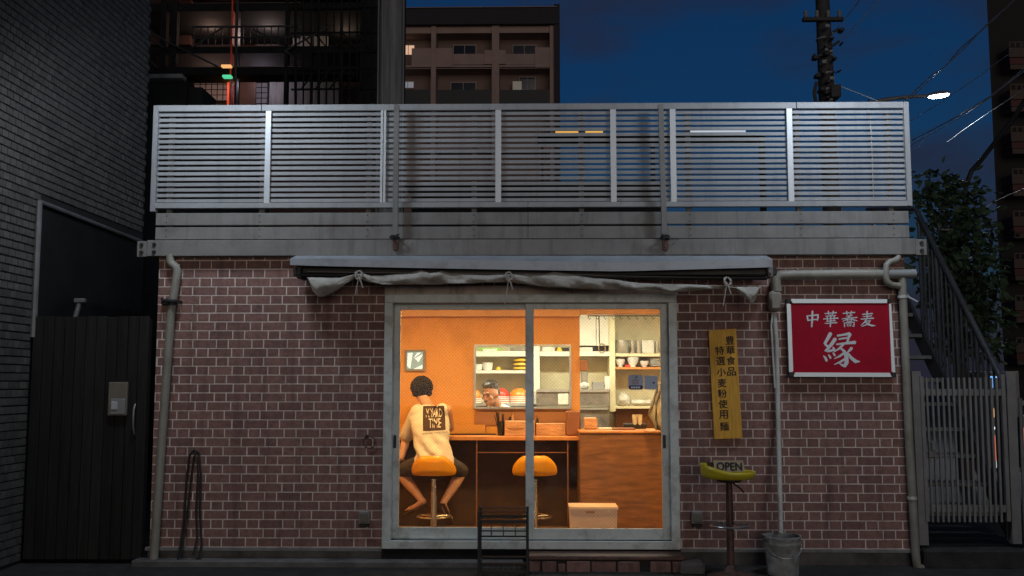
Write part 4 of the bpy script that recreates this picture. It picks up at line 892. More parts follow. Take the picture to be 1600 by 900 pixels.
# ================================================================== PEOPLE
def remesh(mb, name, mat, parent, voxel=.008, smooth=6, post=None):
    me = mb.mesh(name); o = bpy.data.objects.new(name, me); COL.objects.link(o)
    m = o.modifiers.new('r', 'REMESH'); m.mode = 'VOXEL'; m.voxel_size = voxel
    s_ = o.modifiers.new('s', 'SMOOTH'); s_.factor = .5; s_.iterations = smooth
    dg = bpy.context.evaluated_depsgraph_get(); me2 = bpy.data.meshes.new_from_object(o.evaluated_get(dg)); bpy.data.objects.remove(o)
    me2.name = name; me2.materials.clear()
    if post: 
        for v in me2.vertices: v.co = post(v.co.copy())
    for p in me2.polygons: p.use_smooth = True
    return link(name, me2, mat, parent)
def limb(f, pts):
    """tapered limb through (point, radius)"""
    for (p, r), (q, s_) in zip(pts[:-1], pts[1:]):
        p, q = Vector(p), Vector(q); n = max(2, int((q-p).length/.02))
        f.tube([p+(q-p)*k/n for k in range(n+1)], [r+(s_-r)*k/n for k in range(n+1)], 12)
    for p, r in pts: f.ball(p, r, sub=2)
def hand(f, wrist, direc, up, side, curl=.5, s=1.0):
    """palm, four bent fingers of unequal length and a thumb"""
    w = Vector(wrist); d = Vector(direc).normalized(); u = Vector(up); u = (u-d*u.dot(d)).normalized(); l = d.cross(u)*side
    rot = Matrix((l, d, u)).transposed()
    f.ball(w+d*.045*s, .040*s, .050*s, .017*s, 2, rot)
    for k, (off, ln) in enumerate(((-.028, .068), (-.010, .078), (.010, .073), (.028, .056))):
        a = w+d*.085*s+l*off*s; c = curl; pts = [a-d*.02*s]
        ang = 0; p = a
        for j, fr_ in enumerate((.42, .32, .26)):
            ang += c*(.5 if j == 0 else .8); p = p+(d*math.cos(ang)-u*math.sin(ang))*ln*fr_*s; pts.append(p)
        limb(f, [(q, (.0095-.0012*i)*s) for i, q in enumerate(pts)])
    t0 = w+d*.02*s-l*.03*s; t1 = t0+(d*.03-l*.025-u*.006)*s; t2 = t1+(d*.03-l*.004-u*.01)*s
    limb(f, [(t0, .013*s), (t1, .011*s), (t2, .009*s)])

def loft(f, secs, seg=28):
    rings = []
    for c, rx, ry, rot in secs: rings.append([f.b.verts.new(Vector(c)+rot @ Vector((rx*math.cos(2*PI*k/seg), ry*math.sin(2*PI*k/seg), 0))) for k in range(seg)])
    for i in range(len(rings)-1):
        for k in range(seg): f.b.faces.new([rings[i][k], rings[i][(k+1) % seg], rings[i+1][(k+1) % seg], rings[i+1][k]])
    f.b.faces.new(list(reversed(rings[0]))); f.b.faces.new(rings[-1])
# --- the customer, seen from behind
pelv = Vector((s1.x+.005, SY+.02, zseat+.115))
cust = thing('person', 'person seen from behind in a white printed T-shirt and dark shorts hunched on the stool', 'person', (s1.x, SY, zseat))
P = lambda px, py, y: W(px, py, y)
shL, shR = P(650, 644, 1.17), P(698, 640, 1.15)
neck = P(669, 634, 1.24); headc = P(659, 610, 1.32)
kneeL, kneeR = P(624, 736, 1.30), P(722, 737, 1.30)
ankL, ankR = P(661, 784, 1.08), P(692, 787, 1.07)
elL, handL = P(634, 688, 1.30), P(627, 716, 1.20)
elR, handR = P(704, 668, 1.34), P(672, 680, 1.50)
hipL, hipR = pelv+Vector((-.085, .02, -.01)), pelv+Vector((.085, .02, -.01))
f = MB()
limb(f, [(hipL, .085), (kneeL, .056)]); limb(f, [(hipR, .085), (kneeR, .056)])
for kn, an in ((kneeL, ankL), (kneeR, ankR)):
    mid = kn+(an-kn)*.35+Vector((0, -.015, 0)); limb(f, [(kn, .052), (mid, .056), (kn+(an-kn)*.75, .038), (an, .032)])
toeL, toeR = P(640, 795, 1.16), P(701, 807, 1.17)
limb(f, [(ankL, .034), (ankL+(toeL-ankL)*.5+Vector((0, 0, -.015)), .033), (toeL, .022)]); limb(f, [(ankR, .033), (ankR+(toeR-ankR)*.5, .031), (toeR, .022)])
for toe, an in ((toeL, ankL), (toeR, ankR)):
    d = (toe-an).normalized(); l = d.cross(Vector((0, 0, 1))).normalized()
    for k in range(5): q = toe+l*(k-2)*.015+d*.008; limb(f, [(q, .010), (q+d*.022, .008)])
limb(f, [(pelv, .11), (pelv+(neck-pelv)*.35, .105), (pelv+(neck-pelv)*.75, .12), (neck+Vector((0, -.02, -.04)), .07), (neck, .052), (headc+Vector((0, -.03, -.05)), .052)])
f.ball(headc, .076, .094, .108, 3); f.ball(headc+Vector((-.01, .05, -.06)), .05, .05, .05, 3)
limb(f, [(shL, .052), (elL, .043), (elL+(handL-elL)*.35, .042), (handL, .028)]); limb(f, [(shR, .052), (elR, .043), (elR+(handR-elR)*.35, .041), (handR, .028)])
hand(f, handL, (kneeL-handL+Vector((0, .1, 0))), (-.2, 0, 1), 1, .5); hand(f, handR, (-.3, 1, .1), (.1, .1, 1), -1, .9)
for s_ in (-1, 1): f.ball(headc+Vector((s_*.078, -.005, -.012)), .010, .020, .030, 2)
f.ball(headc+Vector((-.02, .096, -.02)), .012, .018, .02, 2)
remesh(f, 'body', 'skin', cust, .006, 5)
# shirt
f = MB(); ax = neck-pelv
SEC = ((-.14, .180, .100), (-.04, .190, .112), (.10, .178, .122), (.28, .170, .120), (.46, .176, .118), (.62, .186, .115), (.76, .192, .108), (.86, .176, .095), (.93, .135, .080), (.985, .085, .066))
loft(f, [(pelv+ax*t+Vector((0, -.030*math.sin(max(0, min(1, t))*PI), 0)), rx, ry, Matrix.Rotation(R(-22), 3, 'X')) for t, rx, ry in SEC])
limb(f, [(shL+Vector((.02, 0, 0)), .080), (shL+(elL-shL)*.45, .074), (shL+(elL-shL)*.82+Vector((-.005, 0, 0)), .070)]); limb(f, [(shR+Vector((-.045, 0, -.01)), .075), (shR+(elR-shR)*.45+Vector((-.03, 0, 0)), .064), (shR+(elR-shR)*.8+Vector((-.025, 0, 0)), .060)])
def fold(v):
    t = (v-pelv).dot(ax)/ax.dot(ax)
    low = max(0, 1-t*1.9); k = max(0, min(1, t+.1))
    d = .011*min(1, low*1.6)*math.sin((v.x*1.0+v.z*.9)*46+3*noise.noise(v*5))+.008*noise.noise(v*8)+.004*noise.noise(v*20)
    n = Vector((v.x-(pelv.x+ax.x*t), v.y-(pelv.y+ax.y*t), 0)); n = n.normalized() if n.length > .01 else n
    return v+n*d
shirt = remesh(f, 'shirt', 'shirt', cust, .008, 8, fold)
bv = BVHTree.FromPolygons([v.co.copy() for v in shirt.data.vertices], [list(p.vertices) for p in shirt.data.polygons])
def onshirt(x, z, off):
    h = bv.ray_cast(Vector((x, -.5, z)), Vector((0, 1, 0)))
    return (x, (h[0].y if h[0] is not None else 1.0)-off, z)
# print: quad on the back, px corners
qc = [(659.3, 634.5), (693.5, 634), (697, 671.5), (662.5, 673)]; ypr = 1.05
C4 = [W(x, y, ypr) for x, y in qc]
def quad(u, v): a = C4[0]+(C4[1]-C4[0])*u; b_ = C4[3]+(C4[2]-C4[3])*u; return a+(b_-a)*v
f = MB(); N = 14
G = [[f.b.verts.new(onshirt(quad(i/N, j/N).x, quad(i/N, j/N).z, .0035)) for i in range(N+1)] for j in range(N+1)]
for j in range(N):
    for i in range(N): f.b.faces.new([G[j][i], G[j+1][i], G[j+1][i+1], G[j][i+1]])
pr = f.build('print_patch', 'print', shirt, 'all', recalc=False)
def warp(cx, cy, w, h, s, bold, off, mat, wav=.05):
    """lettering bent over the back of the shirt"""
    f = MB(); vs, fs = glyphs(s, 0); out = []
    for x, y in vs:
        u = cx+x*w+wav*math.sin(y*7+cx*3)*.35; v = cy-y*h; q = quad(u, v); out.append(f.b.verts.new(onshirt(q.x, q.z, off)))
    for fc in fs:
        try: f.b.faces.new([out[i] for i in fc])
        except ValueError: pass
    return f.build('lettering', mat, shirt, recalc=False)
for dx, e in ((0, 0),): warp(.52+dx, .29, .72, .36, 'MIYAKO', 0, .0055+e, 'shirt', .06); warp(.55+dx, .70, .52, .37, 'TIME', 0, .0055+e, 'shirt', .06); warp(.52, 1.09, 1.1, .075, 'HAVE A NICE TIME IN TOWN', .02, .0045, 'print', 0)
# shorts
f = MB(); f.ball(pelv, .165, .13, .10, 3); limb(f, [(hipL, .105), (hipL+(kneeL-hipL)*.5, .086), (hipL+(kneeL-hipL)*.93, .078)]); limb(f, [(hipR, .105), (hipR+(kneeR-hipR)*.5, .086), (hipR+(kneeR-hipR)*.93, .078)])
remesh(f, 'shorts', 'shorts', cust, .009, 6, lambda v: v+noise.noise_vector(v*16)*.006)
# hair
f = MB(); f.ball(headc+Vector((0, -.012, .026)), .098, .108, .104, 4); f.ball(headc+Vector((0, -.040, -.018)), .082, .062, .055, 3)
for s_ in (-1, 1): f.ball(headc+Vector((s_*.074, .015, -.01)), .024, .045, .045, 3)
def hairfn(v):
    a = math.atan2(v.x-headc.x, -(v.y-headc.y)); return v+(v-headc).normalized()*(.014*noise.noise((a*7, v.z*12, 1))+.010*noise.noise(v*45))
remesh(f, 'hair', 'hair', cust, .007, 3, hairfn)
rh = random.Random(5); f = MB()
for k in range(330):
    a = rh.uniform(0, 2*PI); th0 = rh.uniform(.05, 1.45); L = rh.uniform(.25, .6); pts = []
    back = math.sin(a) < 0
    for q in range(4):
        th = th0+L*q/3; th = min(th, 2.0 if back else 1.7); rr = 1.03+.05*rh.random()+(.05*q/3 if th0 > .8 else 0)
        aa = a+.12*q*rh.uniform(-1, 1)
        pts.append(headc+Vector((.098*rr*math.sin(th)*math.cos(aa), -.012+.110*rr*math.sin(th)*math.sin(aa), .026+.106*rr*math.cos(th))))
    f.tube(pts, [.007, .008, .006, .0012], 5)
f.build('hair_strands', 'hair', cust, 'all')
MB().tube([headc+Vector((-.088, .00, -.025)), headc+Vector((-.092, .05, -.03)), headc+Vector((-.080, .10, -.03))], .004, 6).build('glasses', 'rubber', cust)
for an, toe in ((ankL, toeL), (ankR, toeR)):
    d = (toe-an); u = Vector((0, 0, -.028)); l = d.cross(Vector((0, 0, 1))).normalized()*.042; a, b_ = an-d*.3+u*1.2, toe+d*.3+u*.7
    f = MB(); f.hexa([tuple(q) for q in (a-l, a+l, b_+l, b_-l, a-l+Vector((0, 0, -.016)), a+l+Vector((0, 0, -.016)), b_+l+Vector((0, 0, -.016)), b_-l+Vector((0, 0, -.016)))]); f.build('sandal', 'sole', cust)

# --- the cook behind the hatch
ky = 2.25
cook = thing('person', 'cook with short grey hair bending down behind the hatch in a white shirt', 'person', (W(775, 0, 2.6).x, 2.7, FL))
hc_ = P(766, 616, ky); Rz = Matrix.Rotation(R(-32), 3, 'Z') @ Matrix.Rotation(R(14), 3, 'X')
hd = lambda x, y, z: hc_+Rz @ Vector((x, y, z))      # local: -y is where the face looks
nk = hd(.01, .07, -.13); chest = Vector((nk.x+.03, 2.50, 1.13)); plv = Vector((chest.x+.02, 2.78, .92))
f = MB(); f.ball(hd(0, .015, .022), .077, .096, .098, 4, Rz); f.ball(hd(0, -.030, -.055), .056, .062, .062, 3, Rz); f.ball(hd(0, -.066, -.100), .026, .024, .020, 3, Rz)
f.ball(hd(0, -.086, .030), .048, .018, .014, 3, Rz)                                        # brow
limb(f, [(hd(0, -.090, .012), .010), (hd(0, -.112, -.030), .014)]); f.ball(hd(-.013, -.100, -.034), .010, sub=2); f.ball(hd(.013, -.100, -.034), .010, sub=2)
f.ball(hd(0, -.090, -.066), .024, .012, .007, 2, Rz); f.ball(hd(0, -.088, -.079), .021, .012, .008, 2, Rz)
for s_ in (-1, 1): f.ball(hd(s_*.046, -.062, -.022), .024, .024, .022, 2, Rz); f.ball(hd(s_*.079, .015, -.010), .010, .020, .032, 2, Rz)
limb(f, [(hd(0, .035, -.06), .056), (nk, .058), (chest+Vector((0, 0, .06)), .08)])
limb(f, [(chest, .125), (chest+(plv-chest)*.5, .13), (plv, .13)])
for s_ in (-1, 1):
    sh = chest+Vector((s_*.17, .02, .03)); el = sh+Vector((s_*.05, -.10, -.24)); wr = el+Vector((-s_*.10, -.20, -.02))
    limb(f, [(sh, .06), (el, .045), (wr, .030)]); hand(f, wr, (-s_*.3, -1, -.1), (0, 0, 1), s_, .7)
    hp_ = plv+Vector((s_*.09, 0, -.05)); kn = Vector((hp_.x, 2.72, .52)); an = Vector((hp_.x, 2.78, .15)); limb(f, [(hp_, .09), (kn, .058), (an, .04)]); limb(f, [(an, .042), (an+Vector((0, -.16, -.035)), .032)])
remesh(f, 'body', 'skin', cook, .0055, 4)
for s_ in (-1, 1):
    f = MB(); f.ball(hd(s_*.030, -.080, .004), .014, .009, .006, 2, Rz); f.build('eye', 'ink', cook, True)
    f = MB(); limb(f, [(hd(s_*.014, -.100, .024), .0045), (hd(s_*.034, -.097, .032), .0055), (hd(s_*.054, -.080, .026), .0035)]); f.build('eyebrow', 'hair', cook, True)
f = MB(); f.ball(hd(0, -.091, -.073), .022, .010, .0025, 2, Rz); f.build('mouth', 'print', cook, True)
f = MB(); f.ball(hd(0, -.094, -.055), .024, .010, .005, 2, Rz); f.ball(hd(0, -.078, -.108), .020, .016, .010, 2, Rz); f.build('stubble', 'greyhair', cook, True)
f = MB()
for k in range(260):
    a = rh.uniform(0, 2*PI); th = rh.uniform(0, 1.25); n = Vector((math.sin(th)*math.cos(a), math.sin(th)*math.sin(a), math.cos(th))); c0 = Vector((0, .028, .062))+Vector((n.x*.080, n.y*.094, n.z*.072))
    e0 = c0+n*rh.uniform(.010, .022)+Vector((rh.uniform(-.008, .008), -.008, rh.uniform(-.004, .008))); f.tube([hd(*c0), hd(*e0)], [.006, .0015], 4)
f.build('hair_strands', 'greyhair', cook)
f = MB(); f.ball(hd(0, .030, .072), .078, .090, .066, 4, Rz); f.ball(hd(0, .066, .015), .077, .062, .075, 3, Rz); f.ball(hd(0, -.030, .105), .052, .045, .030, 3, Rz)
remesh(f, 'hair', 'greyhair', cook, .006, 2, lambda v: v+noise.noise_vector(v*60)*.010)
f = MB(); limb(f, [(chest+Vector((0, 0, .02)), .145), (chest+(plv-chest)*.5, .148), (plv+Vector((0, 0, .02)), .15)])
for s_ in (-1, 1):
    sh = chest+Vector((s_*.17, .02, .03)); el = sh+Vector((s_*.05, -.10, -.24)); limb(f, [(chest+Vector((s_*.08, 0, .05)), .08), (sh, .078), (sh+(el-sh)*.7, .066)])
limb(f, [(nk+Vector((-.05, -.02, -.03)), .032), (nk+Vector((0, .05, -.005)), .034), (nk+Vector((.06, 0, -.03)), .032)])
remesh(f, 'shirt', 'shirt', cook, .008, 5)
f = MB(); f.ball(plv, .155, .14, .11, 3)
for s_ in (-1, 1): hp_ = plv+Vector((s_*.09, 0, -.05)); limb(f, [(hp_, .108), (Vector((hp_.x, 2.72, .52)), .078), (Vector((hp_.x, 2.78, .14)), .066)])
remesh(f, 'trousers', 'denim', cook, .01, 5)

# ================================================================== LEFT SIDE
TX = -4.30
lb = thing('tiled_building', 'dark grey tiled building along the left side of the alley', 'building', (-5, 0, 0))
f = MB(); f.box(-9, TX-.006, -7, 2.42, -.02, 9.0); f.build('wall', 'grout', lb)
ZR = W(43, 315, 0).z
tp, tw, tj = .0685, .0975, .009
tiles = []
nrow = int(7.2/tp)
for r in range(nrow):
    z0 = .02+r*tp; off = (r % 2)*tw/2
    for k in range(int(3.6/tw)+1):
        y0 = -1.15+k*tw-off; y1 = y0+tw-tj*.6
        if y1 > 2.42: continue
        if y0 > -.02 and z0 < ZR+.02: continue
        tiles.append((y0, y1, z0, z0+tp-tj))
def tscore(t):
    yc, zc_ = (t[0]+t[1])/2, (t[2]+t[3])/2; d = yc+8.5
    px = 827-FPX*4.3/d
    return (0 if px > 2 else 1, d*d+(zc_-1.5)**2)
tiles.sort(key=tscore)
tm = MB(); 
def tile_verts(b, y0, y1, z0, z1, xf): 
    ch = .003; F = [b.verts.new(p) for p in ((xf, y0+ch, z0+ch), (xf, y1-ch, z0+ch), (xf, y1-ch, z1-ch), (xf, y0+ch, z1-ch))]; B = [b.verts.new(p) for p in ((xf-.014, y0, z0), (xf-.014, y1, z0), (xf-.014, y1, z1), (xf-.014, y0, z1))]
    b.faces.new(F)
    for i in range(4): b.faces.new([F[(i+1) % 4], F[i], B[i], B[(i+1) % 4]])
t0 = MB(); w_, h_ = tw-tj*.6, tp-tj; tile_verts(t0.b, -w_/2, w_/2, -h_/2, h_/2, 0); tme = t0.mesh('tile'); tme.materials.append(M['tile'])
for i, (y0, y1, z0, z1) in enumerate(tiles):
    if i < 296: o = link('tile', tme, None, lb); o.location = (TX+.008+random.uniform(-.002, .002), (y0+y1)/2, (z0+z1)/2); o.rotation_euler = (0, random.uniform(-.02, .02), 0)
    else: tile_verts(tm.b, y0, y1, z0, z1, TX+.008+random.uniform(-.002, .002))
tm.build('tile_facing', 'tile', lb)['kind'] = 'stuff'
bx('service_opening', 'dark', lb, TX-.004, TX+.012, 0.0, 2.41, 0, ZR-.01, 0)
MB().tube([(TX+.03, .0, ZR), (TX+.03, 2.40, W(225, 380, 2.4).z)], .022, 8).build('eave_rail', 'gatem', lb, True)
MB().tube([(TX+.03, .0, ZR), (TX+.03, .0, 1.9)], .026, 8).build('eave_post', 'gatem', lb, True)
ag = thing('alley_gate', 'dark boarded gate closing the alley left of the brick front', 'gate', (-3.75, 0, 0))
ga, gb = TX+.03, XL-.06; gt = W(0, 495, 0).z; n = 11
for k in range(n):
    a = ga+(gb-ga)*k/n; b_ = ga+(gb-ga)*(k+1)/n
    bx('plank', 'darkwood', ag, a+.002, b_-.003, -.012+random.uniform(-.003, .003), .02, .03, gt+random.uniform(-.003, .003), .003)
bx('frame', 'darkwood', ag, ga, gb, .022, .05, .06, gt-.02)
p = W(209, 655, -.05); MB().tube([at(211, 632, -.02), at(209, 640, -.06), at(208, 655, -.07), at(208, 668, -.06), at(210, 678, -.02)], .008, 8).build('handle', 'steel', ag, True)
ic = thing('letter_box', 'beige intercom box fixed on the dark alley gate', 'intercom', at(183, 650, -.03))
a, b_ = W(167.5, 649.5, -.05), W(199, 597, -.05)
bx('housing', 'intercom', ic, a.x, b_.x, -.05, -.016, a.z, b_.z, .006); bx('panel', 'greyplastic', ic, a.x+.025, b_.x-.012, -.058, -.0505, a.z+.012, a.z+.145, .004); bx('button', 'post', ic, a.x+.035, a.x+.09, -.066, -.0585, a.z+.05, a.z+.12, .004)
vp = thing('vent_pipe', 'short capped metal pipe standing up behind the alley gate', 'pipe', at(125, 500, .1))
MB().tube([(W(125, 0, .1).x, .1, gt-.3), at(125, 471, .1)], .022, 10).build('pipe', 'gatem', vp, True); p = W(125, 470, .1); MB().box(p.x-.045, p.x+.045, .07, .13, p.z-.02, p.z+.02, .008).build('cap', 'gatem', vp)
sh_ = thing('dark_shed', 'dark metal-clad building closing the far end of the alley', 'building', (-5, 5, 0))
bx('wall', 'dark', sh_, -8.0, W(292, 120, 4.6).x, 4.6, 9.0, -.02, W(0, 126, 4.6).z); bx('ledge', 'beam', sh_, -8.0, W(287, 120, 4.5).x, 4.45, 4.62, W(0, 125, 4.5).z, W(0, 118, 4.5).z, .01)
bx('tank', 'dark', sh_, W(297, 0, 4.7).x, W(320, 0, 4.7).x, 4.7, 5.3, W(0, 170, 4.7).z, W(0, 138, 4.7).z)

# stair block upper left, behind
SYY = 11.0
sbk = thing('stair_block', 'dark apartment block with open steel landings behind the left of the roof', 'building', (-5, SYY, 0))
X = lambda px, y: W(px, 100, y).x
Z = lambda py, y: W(800, py, y).z
bx('back_wall', 'rust2', sbk, X(190, SYY+2.2), X(600, SYY+2.2), SYY+2.2, SYY+6, -.02, Z(-120, SYY+2.2))
for a, b_, c, d in ((303, 47, 358, 69), (399, 40, 440, 70), (303, 123, 358, 157), (399, 120, 418, 170), (303, -6, 350, 3), (400, 27, 420, 33), (340, -40, 440, -20)):
    w = px_box('tiled_panel', 'wtile', sbk, a, b_, c, d, SYY+2.05, SYY+2.198, .0)
    f = MB(); p, q = W(a, d, SYY+2.04), W(c, b_, SYY+2.04)
    for k in range(1, int((c-a)/8)): xx = p.x+(q.x-p.x)*k/int((c-a)/8); f.box(xx-.008, xx+.008, SYY+2.035, SYY+2.045, p.z, q.z)
    for k in range(1, max(2, int((d-b_)/8))): zz = p.z+(q.z-p.z)*k/max(2, int((d-b_)/8)); f.box(p.x, q.x, SYY+2.0355, SYY+2.0445, zz-.008, zz+.008)
    f.build('joints', 'dark', w)
for a, b_, dp_ in ((3, 18, 2), (71, 84, 2), (103, 118, .5), (-62, -48, 2)):
    ln = px_box('landing', 'dark', sbk, 205, a, 598, b_, SYY, SYY+dp_, .01)
    px_box('lit_edge_strip', 'brownlo', ln, 300, a+.3, 470, a+2.2, SYY-.03, SYY-.002, 0)  # paler strip stands in for light along the landing edge
px_box('wall_panel', 'polec', sbk, 455, 55, 512, 108, SYY+1.5, SYY+1.6, .01); px_box('wall_panel', 'rust2', sbk, 213, 0, 300, 70, SYY+1.4, SYY+1.6, .01); px_box('wall_panel', 'rust2', sbk, 374, 84, 400, 170, SYY+1.2, SYY+1.3, .01)
px_box('wall_panel', 'polec', sbk, 420, 120, 530, 175, SYY+1.5, SYY+1.6, .01)
for a, c, mt in ((358, 366.5, 'redsteel'), (366.8, 374, 'black'), (253, 257, 'dark'), (270, 274, 'dark'), (484, 490, 'dark'), (528, 536, 'dark'), (560, 592, 'dark'), (446, 450, 'dark')):
    px_box('column', mt, sbk, a, -140, c, 220, SYY-.06-.01*(mt == 'black'), SYY+.12, .005)
o = px_box('shaft', 'redsteel', sbk, 354, 126, 366, 165, SYY+1.2, SYY+1.5, .01)

f = MB(); yy = SYY-.1
def bar(a, b_, r=.022): f.tube([at(*a, yy), at(*b_, yy)], r, 6)
for y0 in (42, 59, -4): bar((300, y0), (470, y0-1)); 
for k in range(16): bar((303+k*11, 42), (303+k*11, 70), .012)
for a, b_ in (((213, 36), (262, 66)), ((262, 66), (340, 104)), ((213, 45), (256, 75)), ((213, 74), (247, 107)), ((446, 79), (520, 38)), ((446, 79), (470, 100)), ((300, 74), (350, 42)), ((395, 45), (440, 70))): bar(a, b_, .02)
f.build('railing', 'stairm', sbk, True)
f = MB()
for k in range(11): bar((462+k*12, -60+8*(k % 3)), (462+k*12, 170), .03 if k % 3 == 0 else .018)
for y0 in (12, 52, 82, 108, 140): bar((455, y0), (592, y0-2), .022)
for k in range(5): bar((470+k*22, 140), (495+k*22, 108), .018); bar((495+k*22, 82), (470+k*22, 52), .018)
f.build('scaffold', 'dark', sbk, True)
el_ = thing('exit_lamp', 'small green lit exit lamp by the orange column', 'lamp', at(354, 118, SYY-.1)); px_box('lens', 'e_green', el_, 347, 116.5, 361, 120.8, SYY-.22, SYY-.1, .01)
cl_ = thing('corridor_lamp', 'small warm lamp under the landing above the green lamp', 'lamp', at(352, 102, SYY-.1)); px_box('lens', 'e_warm', cl_, 345, 100.5, 361, 104.5, SYY-.2, SYY-.1, .01)
for (a, b_, dy, e, c) in ((332, 130, .9, 12, (1, .62, .5)), (409, 126, 1.0, 9, (.9, .8, 1)), (360, 130, .6, 3, (1, .4, .1)), (330, 56, 1.0, 12, (1, .62, .48)), (420, 56, 1.0, 12, (1, .75, .7)), (345, -8, 1.2, 10, (1, .5, .3)), (540, 60, 1.2, 5, (1, .7, .5))):  # unseen point lights added to brighten the panels, not the small lamp's own
    l = bpy.data.lights.new('lamp_light', 'POINT'); l.energy = e; l.color = c; l.shadow_soft_size = .15
    lo = bpy.data.objects.new('lamp_light', l); COL.objects.link(lo); lo.parent = cl_; lo.location = W(a, b_, SYY+dy)-Vector(cl_.location)

# big grey pole
gp = thing('concrete_pole', 'thick grey concrete pole with cables behind the fence', 'pole', (W(610, 0, 5.6).x, 5.9, 0))
px_, _y = W(610, 80, 5.8).x, 5.9
MB().tube([(px_, _y, -.02), (px_, _y, 4), (px_, _y, 9.5)], [.20, .185, .165], 18).build('shaft', 'polec', gp, True)
f = MB()
for k in range(5): a = R(200+k*35); f.tube([(px_+.2*math.cos(a), _y+.2*math.sin(a), 2.8), (px_+.197*math.cos(a+.1), _y+.197*math.sin(a+.1), 5), (px_+.2*math.cos(a-.08), _y+.2*math.sin(a-.08), 8.5)], .014, 6)
f.build('cables', 'polec', gp, True)

# brown apartment block
AY = 60.0
ab = thing('apartment_building', 'brown mid-rise apartment block with recessed balconies behind the roof', 'building', (0, AY, 0))
def ap(name, mat, a, b_, c, d, y0, y1, par=ab): return px_box(name, mat, par, a, b_, c, d, y0, y1, 0)
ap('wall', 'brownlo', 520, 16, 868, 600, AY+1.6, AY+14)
ap('parapet', 'roofdark', 520, 12, 873, 39, AY-.4, AY+14); ap('roof_line', 'brown', 520, 10.5, 870, 12, AY-.5, AY+2)
ap('corner_pier', 'roofdark', 868, 6, 874.5, 600, AY-.3, AY+14)
for a, b_ in ((39.5, 53), (101, 106), (106.5, 107.5), (164, 170), (228, 234)): ap('floor_band', 'brown', 520, a, 868, b_, AY+.12, AY+1.6)
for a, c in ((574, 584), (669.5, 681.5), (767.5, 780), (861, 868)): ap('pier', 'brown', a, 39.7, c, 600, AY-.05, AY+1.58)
for a, b_, c, d in ((643, 75, 707, 105), (836, 74, 868, 105), (757, 78, 790, 100), (707, 84, 757, 101), (790, 84, 836, 101), (520, 75, 630, 105)): ap('balcony_parapet', 'brown', a, b_, c, d, AY+.02+.1*(b_ > 80), AY+.3)
for a, c in ((520, 672.5), (675, 772), (774, 866)): ap('balcony_screen', 'greenpanel', a, 140, c, 164, AY-.02, AY+.2)
for x in (673.7, 773): ap('screen_post', 'brown', x-1, 125, x+1, 164, AY-.12, AY-.03)
def window(a, b_, c, d, pane):
    w = ap('window', 'winframe', a-1.2, b_-1.2, c+1.2, d+1.2, AY+1.45, AY+1.59)
    m = (a+c)/2
    for x0, x1 in ((a, m-.5), (m+.5, c)): p, q = W(x0, d, AY+1.40), W(x1, b_, AY+1.40); bx('pane', pane, w, p.x, q.x, AY+1.40, AY+1.449, p.z, q.z)
window(709, 71, 743, 84, 'glassdark'); window(802, 71, 837, 84, 'glassdark'); window(629, 71, 647, 85, 'e_win'); window(705, 129, 743, 142, 'glassdark'); window(628, 128, 646, 137, 'e_win2'); window(812, 121, 836, 142, 'glassdark')
ap('air_conditioner', 'shelf', 801, 127, 815, 142, AY+.9, AY+1.3)

# ================================================================== RIGHT SIDE
up_ = thing('utility_pole', 'dark utility pole with crossarms and insulators against the evening sky', 'pole', (W(1288, 0, 8).x, 8, 0))
ux = W(1287, 80, 8).x
MB().tube([(W(1296, 0, 8).x, 8, -.02), at(1292, 150, 8), at(1285, 0, 8), at(1283, -60, 8)], [.19, .135, .115, .11], 14).build('shaft', 'steelpole', up_, True)
def crossarm(x0, x1, py, th=.022):
    c = MB(); p, q = W(x0, py, 7.85), W(x1, py+1, 7.85); c.box(p.x, q.x, 7.80, 7.90, min(p.z, q.z)-th, max(p.z, q.z)+th, .006); ca = c.build('crossarm', 'steelpole', up_)
    for k in range(4):
        x = p.x+(q.x-p.x)*(k+.3)/3.6; MB().lathe([(.02, 0), (.04, .03), (.025, .06), (.04, .09), (.02, .13)], (x, 7.85, max(p.z, q.z)+th), 10).build('insulator', 'greyplastic', ca, True)
crossarm(1254, 1317, 30)
MB().tube([at(1290, 60, 7.8), at(1302, 50, 7.75), at(1311, 45, 7.7)], .022, 6).build('bracket_arm', 'steelpole', up_, True); MB().tube([at(1290, 78, 7.8), at(1300, 72, 7.75), at(1312, 64, 7.7)], .022, 6).build('bracket_arm', 'steelpole', up_, True)
rnd = random.Random(3)
for k in range(34):
    px0, py0 = 1292+rnd.gauss(3, 10), rnd.uniform(38, 158); p = W(px0, py0, 7.78); s_ = rnd.uniform(.012, .045)
    MB().box(p.x-s_, p.x+s_, 7.68, 7.84, p.z-s_*.7, p.z+s_*.7, .01).build('fitting', 'steelpole' if k % 3 else 'greyplastic', up_)
for k in range(4): py0 = 62+k*27; p = W(1288.5+k*.4, py0, 8); MB().lathe([(.135, -.012), (.148, -.012), (.148, .012), (.135, .012)], (p.x, 8, p.z), 14).build('band', 'greyplastic', up_, True)
bx('transformer_box', 'steelpole', up_, W(1292, 0, 7.7).x, W(1307, 0, 7.7).x, 7.6, 7.86, W(0, 160, 7.7).z, W(0, 141, 7.7).z, .01)
MB().tube([at(1276, 128, 7.8), at(1272, 145, 7.8), at(1276, 165, 7.8)], .03, 8).build('cable_loop', 'steelpole', up_, True)

